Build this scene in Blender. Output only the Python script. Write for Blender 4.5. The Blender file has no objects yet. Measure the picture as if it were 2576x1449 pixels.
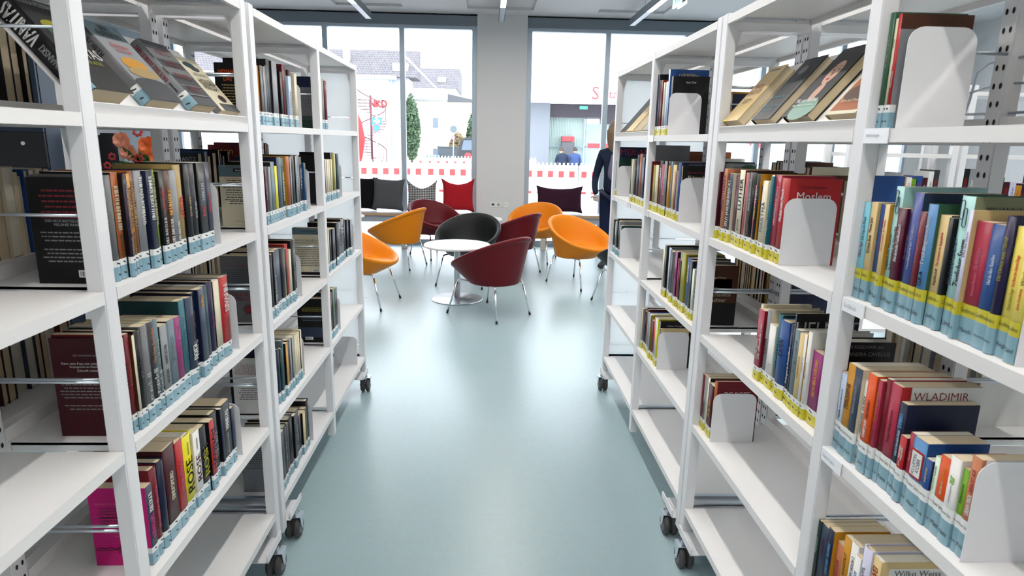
import bpy, bmesh, math, random
from mathutils import Vector, Matrix
random.seed(7)
S = bpy.context.scene
SKY = 6.2
COLL = S.collection
PI = math.pi
# ------------------------------------------------------------------ camera
CAM_F, PITCH, YAW, ROLL = 1614.28, math.radians(12.89), math.radians(2.36), math.radians(1.1275)
CO = Vector((0, 0, 1.5))
FWD = Vector((math.sin(YAW)*math.cos(PITCH), math.cos(YAW)*math.cos(PITCH), -math.sin(PITCH)))
_rt = Vector((math.cos(YAW), -math.sin(YAW), 0)); _up = _rt.cross(FWD)
RT = _rt*math.cos(ROLL) + _up*math.sin(ROLL); UP = -_rt*math.sin(ROLL) + _up*math.cos(ROLL)
cam = bpy.data.cameras.new('camera'); cob = bpy.data.objects.new('camera', cam); COLL.objects.link(cob)
cam.sensor_width = 36; cam.lens = CAM_F*36/2576; cam.clip_start = .02; cam.clip_end = 400
m = Matrix((RT, UP, -FWD)).transposed().to_4x4(); m.translation = CO; cob.matrix_world = m
cam.dof.use_dof = True; cam.dof.focus_distance = 4.6; cam.dof.aperture_fstop = 11
S.camera = cob
S.view_settings.view_transform = 'Standard'; S.view_settings.look = 'None'
S.view_settings.exposure = 0; S.view_settings.gamma = 1; S.view_settings.use_curve_mapping = False

def proj(X, Y, Z):
    d = Vector((X, Y, Z)) - CO; w = d.dot(FWD)
    return 1288+CAM_F*d.dot(RT)/w, 724.5-CAM_F*d.dot(UP)/w
def at(px, py, ax, v):            # point where the sight line of a photo pixel meets the plane axis = v
    d = FWD + RT*(px-1288)/CAM_F - UP*(py-724.5)/CAM_F
    i = 'xyz'.index(ax); return CO + d*((v-CO[i])/d[i])
def solve_y(px, x, z):            # depth along a shelf edge
    lo, hi = .25, 12.
    s = 1 if x > 0 else -1
    for _ in range(50):
        mid = (lo+hi)/2; q = proj(x, mid, z)[0]
        if (q-px)*s > 0: lo = mid
        else: hi = mid
    return (lo+hi)/2
def solve_z(py, x, y):
    lo, hi = -1., 4.
    for _ in range(40):
        mid = (lo+hi)/2
        if proj(x, y, mid)[1] > py: lo = mid
        else: hi = mid
    return (lo+hi)/2

# ------------------------------------------------------------------ materials
MATS = {}
def mat(name, col, rough=.5, metal=0., coat=0., spec=.5, bump=None, var=0., emit=None, scale=40.):
    if name in MATS: return MATS[name]
    M = bpy.data.materials.new(name); M.use_nodes = True; n = M.node_tree; b = n.nodes['Principled BSDF']
    b.inputs['Base Color'].default_value = (*col, 1); b.inputs['Roughness'].default_value = rough
    b.inputs['Metallic'].default_value = metal; b.inputs['Coat Weight'].default_value = coat
    b.inputs['Coat Roughness'].default_value = .15
    b.inputs['Specular IOR Level'].default_value = spec
    if emit:
        b.inputs['Emission Color'].default_value = (*emit[0], 1); b.inputs['Emission Strength'].default_value = emit[1]
    if var or bump:
        tc = n.nodes.new('ShaderNodeTexCoord'); no = n.nodes.new('ShaderNodeTexNoise')
        no.inputs['Scale'].default_value = scale; no.inputs['Detail'].default_value = 4
        n.links.new(tc.outputs['Object'], no.inputs['Vector'])
        if var:
            r = n.nodes.new('ShaderNodeMix'); r.data_type = 'RGBA'
            r.inputs[6].default_value = (*[c*(1-var) for c in col], 1); r.inputs[7].default_value = (*[min(1, c*(1+var)) for c in col], 1)
            n.links.new(no.outputs['Fac'], r.inputs[0]); n.links.new(r.outputs[2], b.inputs['Base Color'])
        if bump:
            bp = n.nodes.new('ShaderNodeBump'); bp.inputs['Strength'].default_value = bump; bp.inputs['Distance'].default_value = .002
            n.links.new(no.outputs['Fac'], bp.inputs['Height']); n.links.new(bp.outputs['Normal'], b.inputs['Normal'])
    MATS[name] = M; return M
def srgb(h):
    c = [int(h[i:i+2], 16)/255 for i in (0, 2, 4)]
    return tuple(((x+.055)/1.055)**2.4 if x > .04 else x/12.92 for x in c)
WHITE = mat('powder_coated_white_steel', (.77, .77, .80), .42, bump=.03, scale=900)
SHELF = mat('white_shelf_board', (.78, .77, .775), .5, var=.012, scale=60)
HOLE = mat('dark_hole', (.008, .008, .01), .8)
STEEL = mat('zinc_steel', (.62, .68, .74), .28, 1., bump=.03, scale=200)
CHROME = mat('chrome', (.80, .81, .83), .12, 1.)
PAGE = mat('paper_pages', (.62, .52, .36), .85, var=.1, scale=300)
PAGEW = mat('white_paper_pages', (.72, .68, .58), .85, var=.08, scale=300)
RUBBER = mat('grey_castor_rubber', (.055, .053, .055), .6, var=.15, scale=90)
HUB = mat('grey_castor_hub', (.16, .15, .155), .5)
TAGW = mat('white_tag_paper', (.78, .80, .80), .4, coat=.3); TAGB = mat('blue_tag_paper', (.20, .36, .44), .4, coat=.3)
TAGT = mat('teal_tag_paper', (.05, .37, .50), .4, coat=.3); TAGY = mat('yellow_tag_paper', (.54, .49, .03), .4, coat=.3)
INK = mat('black_ink', (.02, .02, .025), .6)
def floor_mat():
    M = bpy.data.materials.new('teal_linoleum'); M.use_nodes = True; n = M.node_tree; b = n.nodes['Principled BSDF']; L = n.links.new
    tc = n.nodes.new('ShaderNodeTexCoord')
    big = n.nodes.new('ShaderNodeTexNoise'); big.inputs['Scale'].default_value = 1.2; big.inputs['Detail'].default_value = 3
    L(tc.outputs['Object'], big.inputs['Vector'])
    base = n.nodes.new('ShaderNodeMix'); base.data_type = 'RGBA'
    base.inputs[6].default_value = (.31, .43, .47, 1); base.inputs[7].default_value = (.36, .48, .52, 1)
    L(big.outputs['Fac'], base.inputs[0])
    w = n.nodes.new('ShaderNodeTexNoise'); w.inputs['Scale'].default_value = 55; w.inputs['Detail'].default_value = 5; w.inputs['Distortion'].default_value = 1.6
    L(tc.outputs['Object'], w.inputs['Vector'])
    s = n.nodes.new('ShaderNodeMath'); s.operation = 'SUBTRACT'; s.inputs[1].default_value = .5; L(w.outputs['Fac'], s.inputs[0])
    a = n.nodes.new('ShaderNodeMath'); a.operation = 'ABSOLUTE'; L(s.outputs[0], a.inputs[0])
    r = n.nodes.new('ShaderNodeValToRGB'); r.color_ramp.elements[0].position = .0; r.color_ramp.elements[0].color = (1, 1, 1, 1)
    r.color_ramp.elements[1].position = .013; r.color_ramp.elements[1].color = (0, 0, 0, 1); L(a.outputs[0], r.inputs['Fac'])
    g = n.nodes.new('ShaderNodeTexNoise'); g.inputs['Scale'].default_value = 24; L(tc.outputs['Object'], g.inputs['Vector'])
    gr = n.nodes.new('ShaderNodeValToRGB'); gr.color_ramp.elements[0].position = .42; gr.color_ramp.elements[1].position = .50; L(g.outputs['Fac'], gr.inputs['Fac'])
    mu = n.nodes.new('ShaderNodeMath'); mu.operation = 'MULTIPLY'; L(r.outputs['Color'], mu.inputs[0]); L(gr.outputs['Color'], mu.inputs[1])
    m2 = n.nodes.new('ShaderNodeMath'); m2.operation = 'MULTIPLY'; m2.inputs[1].default_value = .75; L(mu.outputs[0], m2.inputs[0])
    mx = n.nodes.new('ShaderNodeMix'); mx.data_type = 'RGBA'; L(m2.outputs[0], mx.inputs[0]); L(base.outputs[2], mx.inputs[6]); mx.inputs[7].default_value = (.36, .25, .14, 1)
    L(mx.outputs[2], b.inputs['Base Color'])
    rr = n.nodes.new('ShaderNodeMapRange'); rr.inputs[3].default_value = .24; rr.inputs[4].default_value = .36; L(big.outputs['Fac'], rr.inputs[0]); L(rr.outputs[0], b.inputs['Roughness'])
    b.inputs['Specular IOR Level'].default_value = .6
    return M
def glass_mat(name, tint=(1, 1, 1), gl=.06):
    M = bpy.data.materials.new(name); M.use_nodes = True; n = M.node_tree; n.nodes.clear(); L = n.links.new
    o = n.nodes.new('ShaderNodeOutputMaterial'); t = n.nodes.new('ShaderNodeBsdfTransparent'); t.inputs[0].default_value = (*tint, 1)
    g = n.nodes.new('ShaderNodeBsdfGlossy'); g.inputs['Roughness'].default_value = .01
    fr = n.nodes.new('ShaderNodeFresnel'); fr.inputs[0].default_value = 1.35; mx = n.nodes.new('ShaderNodeMixShader')
    L(fr.outputs[0], mx.inputs[0]); L(t.outputs[0], mx.inputs[1]); L(g.outputs[0], mx.inputs[2]); L(mx.outputs[0], o.inputs[0]); return M

# ------------------------------------------------------------------ object helpers
def tag(o, label=None, cat=None, group=None, kind=None):
    for k, v in (('label', label), ('category', cat), ('group', group), ('kind', kind)):
        if v: o[k] = v
    return o
def thing(name, label, cat, loc=(0, 0, 0), rz=0, group=None):
    o = bpy.data.objects.new(name, None); COLL.objects.link(o); o.location = loc; o.rotation_euler = (0, 0, rz)
    o.empty_display_size = .05
    return tag(o, label, cat, group)
def obj(name, bm, mats, parent=None, smooth=False, loc=None, label=None):
    me = bpy.data.meshes.new(name)
    if smooth:
        for f in bm.faces: f.smooth = True
    bm.to_mesh(me); bm.free()
    for q in (mats if isinstance(mats, (list, tuple)) else [mats]): me.materials.append(q)
    o = bpy.data.objects.new(name, me); COLL.objects.link(o)
    if parent: o.parent = parent
    if loc: o.location = loc
    if label: o['label'] = label
    return o
def box(bm, a, b, mi=0):
    x0, y0, z0 = [min(p, q) for p, q in zip(a, b)]; x1, y1, z1 = [max(p, q) for p, q in zip(a, b)]
    v = [bm.verts.new(p) for p in ((x0, y0, z0), (x1, y0, z0), (x1, y1, z0), (x0, y1, z0), (x0, y0, z1), (x1, y0, z1), (x1, y1, z1), (x0, y1, z1))]
    for q in ((3, 2, 1, 0), (4, 5, 6, 7), (0, 1, 5, 4), (1, 2, 6, 5), (2, 3, 7, 6), (3, 0, 4, 7)):
        bm.faces.new([v[i] for i in q]).material_index = mi
    return v
def prism(bm, pts, y0, y1, ax='y', mi=0):     # 2D profile extruded along an axis
    def P(u, w, t): return {'y': (u, t, w), 'x': (t, u, w), 'z': (u, w, t)}[ax]
    a = [bm.verts.new(P(u, w, y0)) for u, w in pts]; b = [bm.verts.new(P(u, w, y1)) for u, w in pts]
    n = len(pts); fs = [bm.faces.new(a), bm.faces.new(b[::-1])]
    for i in range(n): fs.append(bm.faces.new((a[i], b[i], b[(i+1) % n], a[(i+1) % n])))
    for f in fs: f.material_index = mi
def tube(bm, pts, r, seg=10, mi=0, cap=True, r2=None):
    pts = [Vector(p) for p in pts]; rings = []
    prev = None
    for i, p in enumerate(pts):
        d = (pts[min(i+1, len(pts)-1)]-pts[max(i-1, 0)]).normalized()
        if prev is None:
            u = d.orthogonal().normalized()
        else:
            u = (prev - d*prev.dot(d)).normalized()
        prev = u; w = d.cross(u)
        rr = r if r2 is None else r + (r2-r)*i/(len(pts)-1)
        rings.append([bm.verts.new(p + (u*math.cos(a)+w*math.sin(a))*rr) for a in [2*PI*k/seg for k in range(seg)]])
    for a, b in zip(rings, rings[1:]):
        for k in range(seg):
            f = bm.faces.new((a[k], a[(k+1) % seg], b[(k+1) % seg], b[k])); f.smooth = True; f.material_index = mi
    if cap:
        for R in (rings[0][::-1], rings[-1]):
            bm.faces.new(R).material_index = mi
def lathe(bm, prof, c=(0, 0, 0), seg=32, mi=0, axis='z', smooth=True):   # prof (r, h)
    rings = []
    for r, h in prof:
        R = []
        for k in range(seg):
            a = 2*PI*k/seg; u, w = r*math.cos(a), r*math.sin(a)
            p = {'z': (u, w, h), 'x': (h, u, w), 'y': (u, h, w)}[axis]
            R.append(bm.verts.new((p[0]+c[0], p[1]+c[1], p[2]+c[2])))
        rings.append(R)
    for a, b in zip(rings, rings[1:]):
        for k in range(seg):
            f = bm.faces.new((a[k], a[(k+1) % seg], b[(k+1) % seg], b[k])); f.smooth = smooth; f.material_index = mi
    for R in (rings[0][::-1], rings[-1]):
        f = bm.faces.new(R); f.material_index = mi
def rrect(w, h, r, corners=(1, 1, 1, 1), n=5):
    pts = []
    for i, (cx, cy, a0) in enumerate(((w-r, h-r, 0), (r, h-r, PI/2), (r, r, PI), (w-r, r, 1.5*PI))):
        if corners[i]:
            for k in range(n+1):
                a = a0+PI/2*k/n; pts.append((cx+r*math.cos(a), cy+r*math.sin(a)))
        else: pts.append(((w, h), (0, h), (0, 0), (w, 0))[i])
    return pts
BM = bmesh.new
_tc = {}
def text_tris(s):
    if s in _tc: return _tc[s]
    cu = bpy.data.curves.new('t', 'FONT'); cu.body = s; cu.resolution_u = 2; cu.align_x = 'CENTER'; cu.align_y = 'CENTER'
    o = bpy.data.objects.new('t', cu); COLL.objects.link(o)
    dg = bpy.context.evaluated_depsgraph_get(); me = o.evaluated_get(dg).to_mesh()
    vs = [(v.co.x, v.co.y) for v in me.vertices]; fs = [tuple(p.vertices) for p in me.polygons]
    bpy.data.objects.remove(o); bpy.data.curves.remove(cu)
    if vs:
        xs = [v[0] for v in vs]; ys = [v[1] for v in vs]; cx = (min(xs)+max(xs))/2; cy = (min(ys)+max(ys))/2
        vs = [(x-cx, y-cy) for x, y in vs]; w = max(xs)-min(xs); h = max(ys)-min(ys)
    else: w = h = 1
    _tc[s] = (vs, fs, w, h); return _tc[s]
def put_text(bm, s, c, ux, uy, hgt=None, maxw=None, mi=0, stretch=False, bold=0):
    """flat lettering centred on c, reading along ux, letters upright along uy; hgt = letter block height"""
    vs, fs, w, h = text_tris(s); ux = Vector(ux); uy = Vector(uy); c = Vector(c)
    sc = hgt/h if hgt else maxw/w
    sx = sc
    if maxw and w*sc > maxw: sx = maxw/w; sc = min(sc, sx*(2.2 if stretch else 1.25))
    for dx in ((0,) if not bold else (-bold, bold)):
        V = [bm.verts.new(c + ux*(x*sx+dx) + uy*(y*sc)) for x, y in vs]
        for f in fs:
            try: bm.faces.new([V[i] for i in f]).material_index = mi
            except ValueError: pass
def quad(bm, c, ux, uy, w, h, mi=0):
    c, ux, uy = Vector(c), Vector(ux), Vector(uy)
    f = bm.faces.new([bm.verts.new(c+ux*(a*w/2)+uy*(b*h/2)) for a, b in ((-1, -1), (1, -1), (1, 1), (-1, 1))]); f.material_index = mi
def blurb(bm, c, ux, uy, w, rows, lh, mi=0, rnd=None, ragged=.25):
    rnd = rnd or random; c, ux, uy = Vector(c), Vector(ux), Vector(uy)
    for r in range(rows):
        lw = w*(1-rnd.random()*ragged); x = -lw/2
        while x < lw/2-.002:
            ww = min(rnd.uniform(.004, .014), lw/2-x); quad(bm, c+ux*(x+ww/2)-uy*(r*lh), ux, uy, ww, lh*.34, mi); x += ww+.002
# ------------------------------------------------------------------ bookcases
XF, XC0, XC1, XB = .736, 1.000, 1.034, 1.302          # front face, centre post, rear face (mirrored left/right)
Z5, Z4, Z3, Z2, Z1, ZT = .200, .531, .8655, 1.201, 1.536, 1.890
LV = {5: Z5, 4: Z4, 3: Z3, 2: Z2, 1: Z1}
def bookcase(name_label, sg, posts, display_bays, end_panel, rods2, tags):
    """double-sided mobile bookcase. sg -1 left / +1 right of the aisle; posts = list of (y0, y1)"""
    root = thing('bookcase', name_label, 'bookcase', (sg*XF, posts[0][0], 0), group='mobile white bookcases along the aisle')
    ox, oy = sg*XF, posts[0][0]
    X = lambda v: sg*v-ox
    Y = lambda v: v-oy
    # uprights: front, centre and rear post of each frame
    for (y0, y1) in posts:
        for nm, xa, xb, hole in (('upright', XF, XF+.033, XF+.033), ('upright', XC0, XC1, XC0), ('upright', XB-.033, XB, XB-.033)):
            bm = BM(); box(bm, (X(xa), Y(y0), .075), (X(xb), Y(y1), ZT+.008))
            bmesh.ops.bevel(bm, geom=[e for e in bm.edges], offset=.0025, segments=2, affect='EDGES')
            hx = X(hole)+(.0006 if hole == XF+.033 else -.0006)*sg
            for yy in ((y0*.7+y1*.3), (y0*.3+y1*.7)):
                z = .14
                while z < ZT-.05:
                    v = [bm.verts.new((hx, Y(yy)+.0042*math.cos(a)*.9, z+.0062*math.sin(a))) for a in [2*PI*k/8 for k in range(8)]]
                    bm.faces.new(v).material_index = 1; z += .0345
            obj(nm, bm, [WHITE, HOLE], root)
        # top, bottom cross bars in each half with triangular gusset look
        for xa, xb in ((XF+.03, XC0+.003), (XC1-.003, XB-.03)):
            bm = BM(); box(bm, (X(xa), Y(y0+.006), ZT-.042), (X(xb), Y(y1-.006), ZT-.006)); obj('cross_bar', bm, WHITE, root)
            bm = BM(); box(bm, (X(xa), Y(y0+.006), Z5-.055), (X(xb), Y(y1-.006), Z5-.012)); obj('cross_bar', bm, WHITE, root)
        for z0, z1 in ((Z5+.0, Z5+.012),):
            bm = BM(); box(bm, (X(XF+.03), Y(y0+.012), z0), (X(XC0), Y(y1-.012), z1)); obj('cross_bar', bm, STEEL, root)
        # gusset plates: tapered fillets at the top of the front post
        bm = BM()
        prism(bm, [(X(XF+.031), ZT-.042), (X(XF+.052), ZT-.042), (X(XF+.031), ZT-.115)], Y(y0+.008), Y(y0+.012)); obj('gusset', bm, WHITE, root)
        # side rods at mid height of each compartment
        for k, z in LV.items():
            if k == 5 or (end_panel and (y0, y1) == posts[-1]): continue
            for xa, xb in ((XF+.02, XC0+.01), (XC1-.01, XB-.02)):
                for j in range(2 if (rods2 and k in (3, 4)) else 1):
                    bm = BM(); tube(bm, [(X(xa), Y(y0+.010+.018*j), z+.146-.001*j), (X(xb), Y(y0+.010+.018*j), z+.146-.001*j)], .0032, 8)
                    obj('side_rod', bm, STEEL, root)
    # shelves and top panels in each bay and on both sides
    for b in range(len(posts)-1):
        y0, y1 = posts[b][1]+.0008, posts[b+1][0]-.0008
        for side in (0, 1):
            xf, xr = (XF, XC0+.002) if side == 0 else (XB, XC1-.002)
            d = 1 if side == 0 else -1
            for k, z in list(LV.items())+[(0, ZT)]:
                if side == 0 and k == 1 and b in display_bays:
                    bm = BM()                      # sloping display shelf: fascia, lip and back board
                    pr = [(xf, z-.024), (xf, z), (xf+.008, z+.0035), (xf+.012, z+.021), (xf+.012, z+.025), (xf+.010, z+.027), (xf+.006, z+.024), (xf+.001, z+.006)]
                    box(bm, (X(xf), Y(y0), z-.024), (X(xf+.010), Y(y1), z))
                    prism(bm, [(X(xf+.010), z-.004), (X(xf+.010), z), (X(xf+.002), z+.020), (X(xf+.0035), z+.0215), (X(xf+.013), z+.001), (X(xf+.030), z+.016), (X(xf+.19), z+.205), (X(xf+.193), z+.203), (X(xf+.033), z+.012), (X(xf+.016), z-.005)], Y(y0), Y(y1))
                    box(bm, (X(xf+.010), Y(y0), z-.024), (X(xf+.03), Y(y1), z-.018))
                    obj('display_shelf', bm, SHELF, root, label='sloping display shelf')
                    continue
                bm = BM()
                box(bm, (X(xf+d*.013), Y(y0), z-.007), (X(xr-d*.008), Y(y1), z))
                box(bm, (X(xf), Y(y0), z-.0245), (X(xf+d*.013), Y(y1), z))
                box(bm, (X(xr), Y(y0), z-.0225), (X(xr-d*.008), Y(y1), z))
                if k: box(bm, (X(xr), Y(y0), z), (X(xr-d*.0015), Y(y1), z+.028))
                for yy in (y0, y1-.006): box(bm, (X(xf+d*.012), Y(yy), z-.02), (X(xr-d*.01), Y(yy+.006), z-.001))
                obj('shelf' if k else 'top_panel', bm, SHELF, root)
                # zinc bracket strips under the ends of a shelf
                if k != 5:
                    for yy in (y0+.0065, y1-.0205):
                        bm = BM(); box(bm, (X(xf+d*.035), Y(yy), z-.0105), (X(xr-d*.03), Y(yy+.014), z-.0075))
                        for q in (.07, .21): lathe(bm, [(.004, -.0035), (.004, 0.001)], (X(xf+d*q), Y(yy+.007), z-.0105), 8)
                        obj('shelf_bracket', bm, STEEL, root)
    # long centre rails
    for z in (.13, Z5+.06, Z4-.06):
        bm = BM(); box(bm, (X(XC0+.012), Y(posts[0][1]), z), (X(XC0+.022), Y(posts[-1][0]), z+.03)); obj('centre_rail', bm, WHITE, root)
    if end_panel:
        y = posts[-1][0]+.012
        zz = [.11]+[q for q in (.275, .610, .944, 1.279, 1.614)]+[ZT-.04]
        for z0, z1 in zip(zz, zz[1:]):
            bm = BM(); box(bm, (X(XF+.028), Y(y), z0+.0015), (X(XB-.028), Y(y+.016), z1-.0035)); obj('end_panel', bm, PANEL, root)
    # castors with brackets under both ends
    for yy, dd in ((posts[0][1]+.055, 1), (posts[-1][0]-.055, -1)):
        for xx in (XF-.008, XB+.008):
            ca = thing('castor', None, None, (X(xx), Y(yy), 0)); ca.parent = root
            inn = sg*(1 if xx < 1 else -1)
            for q in (-.024, .006):
                bm = BM(); lathe(bm, [(.012, 0), (.036, .0), (.0415, .005), (.0415, .016), (.036, .021), (.012, .021)], (q, 0, .0415), 28, axis='x')
                lathe(bm, [(.024, -.0006), (.024, .0216)], (q, 0, .0415), 20, 1, axis='x')
                obj('castor_wheel', bm, [RUBBER, HUB], ca)
            bm = BM(); box(bm, (-.028, -.02, .088), (.031, .03, .091)); 
            for q in (-.0285, .0295): prism(bm, [(-.02, .09), (.03, .09), (.006, .036), (-.006, .036)], q, q+.002, 'x')
            lathe(bm, [(.006, -.033), (.006, .034)], (0, 0, .0415), 10, axis='x'); lathe(bm, [(.011, .09), (.011, .10)], (0, .012, 0), 12)
            obj('castor_fork', bm, STEEL, ca)
            bm = BM(); prism(bm, [(-.055*dd, .101), (.085*dd, .101), (.090*dd, .108), (.090*dd, .128), (.085*dd, .133), (-.055*dd, .133)], -.004*inn, -.008*inn, 'x')
            box(bm, (-.008*inn, -.055*dd, .101), (.05*inn, .085*dd, .104))
            bmesh.ops.recalc_face_normals(bm, faces=bm.faces)
            obj('castor_bracket', bm, WHITE, ca)
    for (ya, k, txt) in tags:
        bm = BM(); xx = X(XF-.0015)
        box(bm, (xx, Y(ya)-.002, LV[k]-.027), (X(XF-.0035), Y(ya)+.075, LV[k]+.001))
        if txt:
            u = (0, -1, 0) if sg > 0 else (0, 1, 0)
            put_text(bm, txt, (X(XF-.0042), Y(ya)+(.045 if sg > 0 else .03), LV[k]-.013), u, (0, 0, 1), .009, .045, mi=1)
        obj('label_holder', bm, [TAGCLEAR, mat('grey_label_print', (.33, .36, .42), .6)], root)
    return root
def panel_mat():
    M = bpy.data.materials.new('white_translucent_panel'); M.use_nodes = True; n = M.node_tree; b = n.nodes['Principled BSDF']; o = n.nodes['Material Output']
    b.inputs['Base Color'].default_value = (.86, .88, .89, 1); b.inputs['Roughness'].default_value = .35
    t = n.nodes.new('ShaderNodeBsdfTranslucent'); t.inputs[0].default_value = (.93, .95, .96, 1); mx = n.nodes.new('ShaderNodeMixShader'); mx.inputs[0].default_value = .85
    n.links.new(b.outputs[0], mx.inputs[1]); n.links.new(t.outputs[0], mx.inputs[2]); n.links.new(mx.outputs[0], o.inputs[0]); return M
PANEL = panel_mat()
TAGCLEAR = mat('white_label_holder', (.86, .88, .93), .2)
LA = bookcase('white mobile bookcase nearest on the left with crime novels on four shelves', -1, [(.40, .442), (1.233, 1.275), (2.062, 2.104)], (1,), False, True, [])
LB = bookcase('white mobile bookcase farther along the left side near the orange chairs', -1, [(2.131, 2.173), (2.935, 2.977), (3.757, 3.797)], (), True, False, [])
RA = bookcase('white mobile bookcase nearest on the right with the large print row', 1, [(.42, .462), (1.262, 1.304), (2.088, 2.130)], (1,), False, True,
              [(1.185, 1, 'Anthologie'), (1.180, 2, 'Großdruck'), (1.18, 3, 'Humor Satire')])
RB = bookcase('white mobile bookcase farther along the right side beside the standing woman', 1, [(2.138, 2.180), (2.975, 3.018), (3.787, 3.827)], (1,), True, False,
              [(2.90, 1, ''), (2.90, 2, ''), (3.715, 2, ''), (3.28, 2, ''), (3.715, 3, '')])

# wire book supports hanging on the centre post of the nearest right bookcase
for (ya, yb) in ((1.262, 1.15), (1.304, 1.40)):
    bm = BM(); ox, oy = XF, .42; d_ = 1 if yb > ya else -1
    tube(bm, [(1.017-ox, ya-oy, 1.675), (1.03-ox, ya+d_*.05-oy, 1.675), (1.035-ox, ya+d_*.085-oy, 1.66), (1.035-ox, yb-oy, 1.60), (1.03-ox, yb-oy, 1.575), (1.017-ox, ya-oy, 1.572)], .0028, 8)
    tube(bm, [(1.017-ox, ya-oy, 1.628), (1.034-ox, yb-oy, 1.62)], .0024, 8); obj('wire_book_support', bm, STEEL, RA)

# ------------------------------------------------------------------ books
C = {  # key: (words, sRGB hex)
 'blk': ('black', '16161a'), 'bk2': ('charcoal', '2b2d33'), 'gry': ('grey', '77787c'), 'slv': ('silver grey', '9a9da3'), 'dgr': ('dark grey', '3a3d44'),
 'wht': ('white', 'dcdcda'), 'crm': ('cream', 'cfc7ae'), 'tan': ('tan', 'b59b62'), 'org': ('orange', 'b0602a'), 'brn': ('brown', '5a3322'), 'bor': ('brown orange', '8f5433'),
 'prp': ('dark purple', '35203d'), 'yel': ('yellow', 'd8cf1e'), 'oyl': ('amber', 'd89a2a'), 'nvy': ('navy blue', '1b2546'), 'blu': ('blue', '2a559c'), 'lbl': ('light blue', '5f9ad4'),
 'lim': ('lime green', '8da52e'), 'grn': ('green', '3f6b52'), 'dgn': ('dark green', '1d4037'), 'red': ('red', 'c3272b'), 'drd': ('dark red', '7b1524'), 'mar': ('maroon', '4c1220'),
 'tea': ('teal', '1f6f80'), 'dte': ('dark teal', '1d4a52'), 'mag': ('magenta', 'a3307f'), 'pnk': ('pink', 'c95f7c'), 'hpk': ('hot pink', 'e0208a'), 'sal': ('salmon', 'd0835c'),
 'aqu': ('pale aqua', 'a3cfcf'), 'lil': ('pale lilac', 'c3c4dc'), 'vio': ('violet blue', '4a5aa6'), 'crs': ('crimson', 'b53350'), 'gra': ('blue grey', '6d8590'), 'slt': ('slate blue', '36465f'),
 'ora': ('bright orange', 'ee5a14'), 'oli': ('olive', 'a09a1c'), 'bge': ('beige', 'cdb583'), 'gnw': ('pale green', 'cfe0d0'), 'brg': ('berry', '5f1035'), 'ind': ('indigo', '2a2050'), 'grb': ('leaf green', '7fb92e'),
 'cya': ('cyan', '7ec3d8'), 'wbl': ('white blue', 'b9cbe4'), 'pyl': ('pale yellow', 'dccb62'), 'sag': ('sage green', '8f9474')}
def cm(k):
    c = srgb(C[k][1]); l_ = sum(c)/3; g = .62 if l_ < .06 else .7 if l_ < .4 else 1.
    return mat(C[k][0].replace(' ', '_')+'_cover', tuple(v*g for v in c), .4, coat=.06, spec=.25, var=.08, scale=14)
def ink(k):
    return mat(C[k][0].replace(' ', '_')+'_print', srgb(C[k][1]), .5) if k in C else INK
def book_meshes(root, t, H, D, kc, ks, style, hard, pages, rnd, photo=False):
    """spine at local x=0 facing +X, thickness along Y from 0 to t, depth to -X"""
    ct = .0022 if hard else .0006
    bm = BM(); n = 5
    bul = min(.006, t*.18) if hard else min(.0015, t*.1)
    arc = [(bul*math.sin(PI*k/n)-bul, t*k/n) for k in range(n+1)]
    inner = [(-ct-.001, max(ct, min(t-ct, y))) for x, y in arc]
    # U-shaped cover in plan, extruded in Z
    outline = [(-D, 0)]+arc+[(-D, t)]
    inn = [(-D, t-ct)]+[(x-ct, max(ct, min(t-ct, y))) for x, y in reversed(arc)]+[(-D, ct)]
    pts = outline+inn; N = len(pts)
    lo = [bm.verts.new((x, y, 0)) for x, y in pts]; hi = [bm.verts.new((x, y, H)) for x, y in pts]
    for i in range(N):
        j = (i+1) % N
        f = bm.faces.new((lo[i], lo[j], hi[j], hi[i])); f.material_index = 1 if 1 <= i <= n else 0
        if 1 <= i <= n: f.smooth = True
    M = len(outline)
    for i in range(M-1):
        a, b2 = i, i+1; c, d = N-1-i-1, N-1-i
        bm.faces.new((lo[a], lo[d], lo[c], lo[b2])); bm.faces.new((hi[a], hi[b2], hi[c], hi[d]))
    bmesh.ops.recalc_face_normals(bm, faces=bm.faces)
    obj('cover', bm, [cm(kc), cm(ks)], root)
    bm = BM(); g = .003 if hard else 0.0003
    box(bm, (-D+g, ct+.0001, g), (-ct-bul-.0008, t-ct-.0001, H-g)); obj('page_block', bm, pages, root)
    return arc
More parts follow.
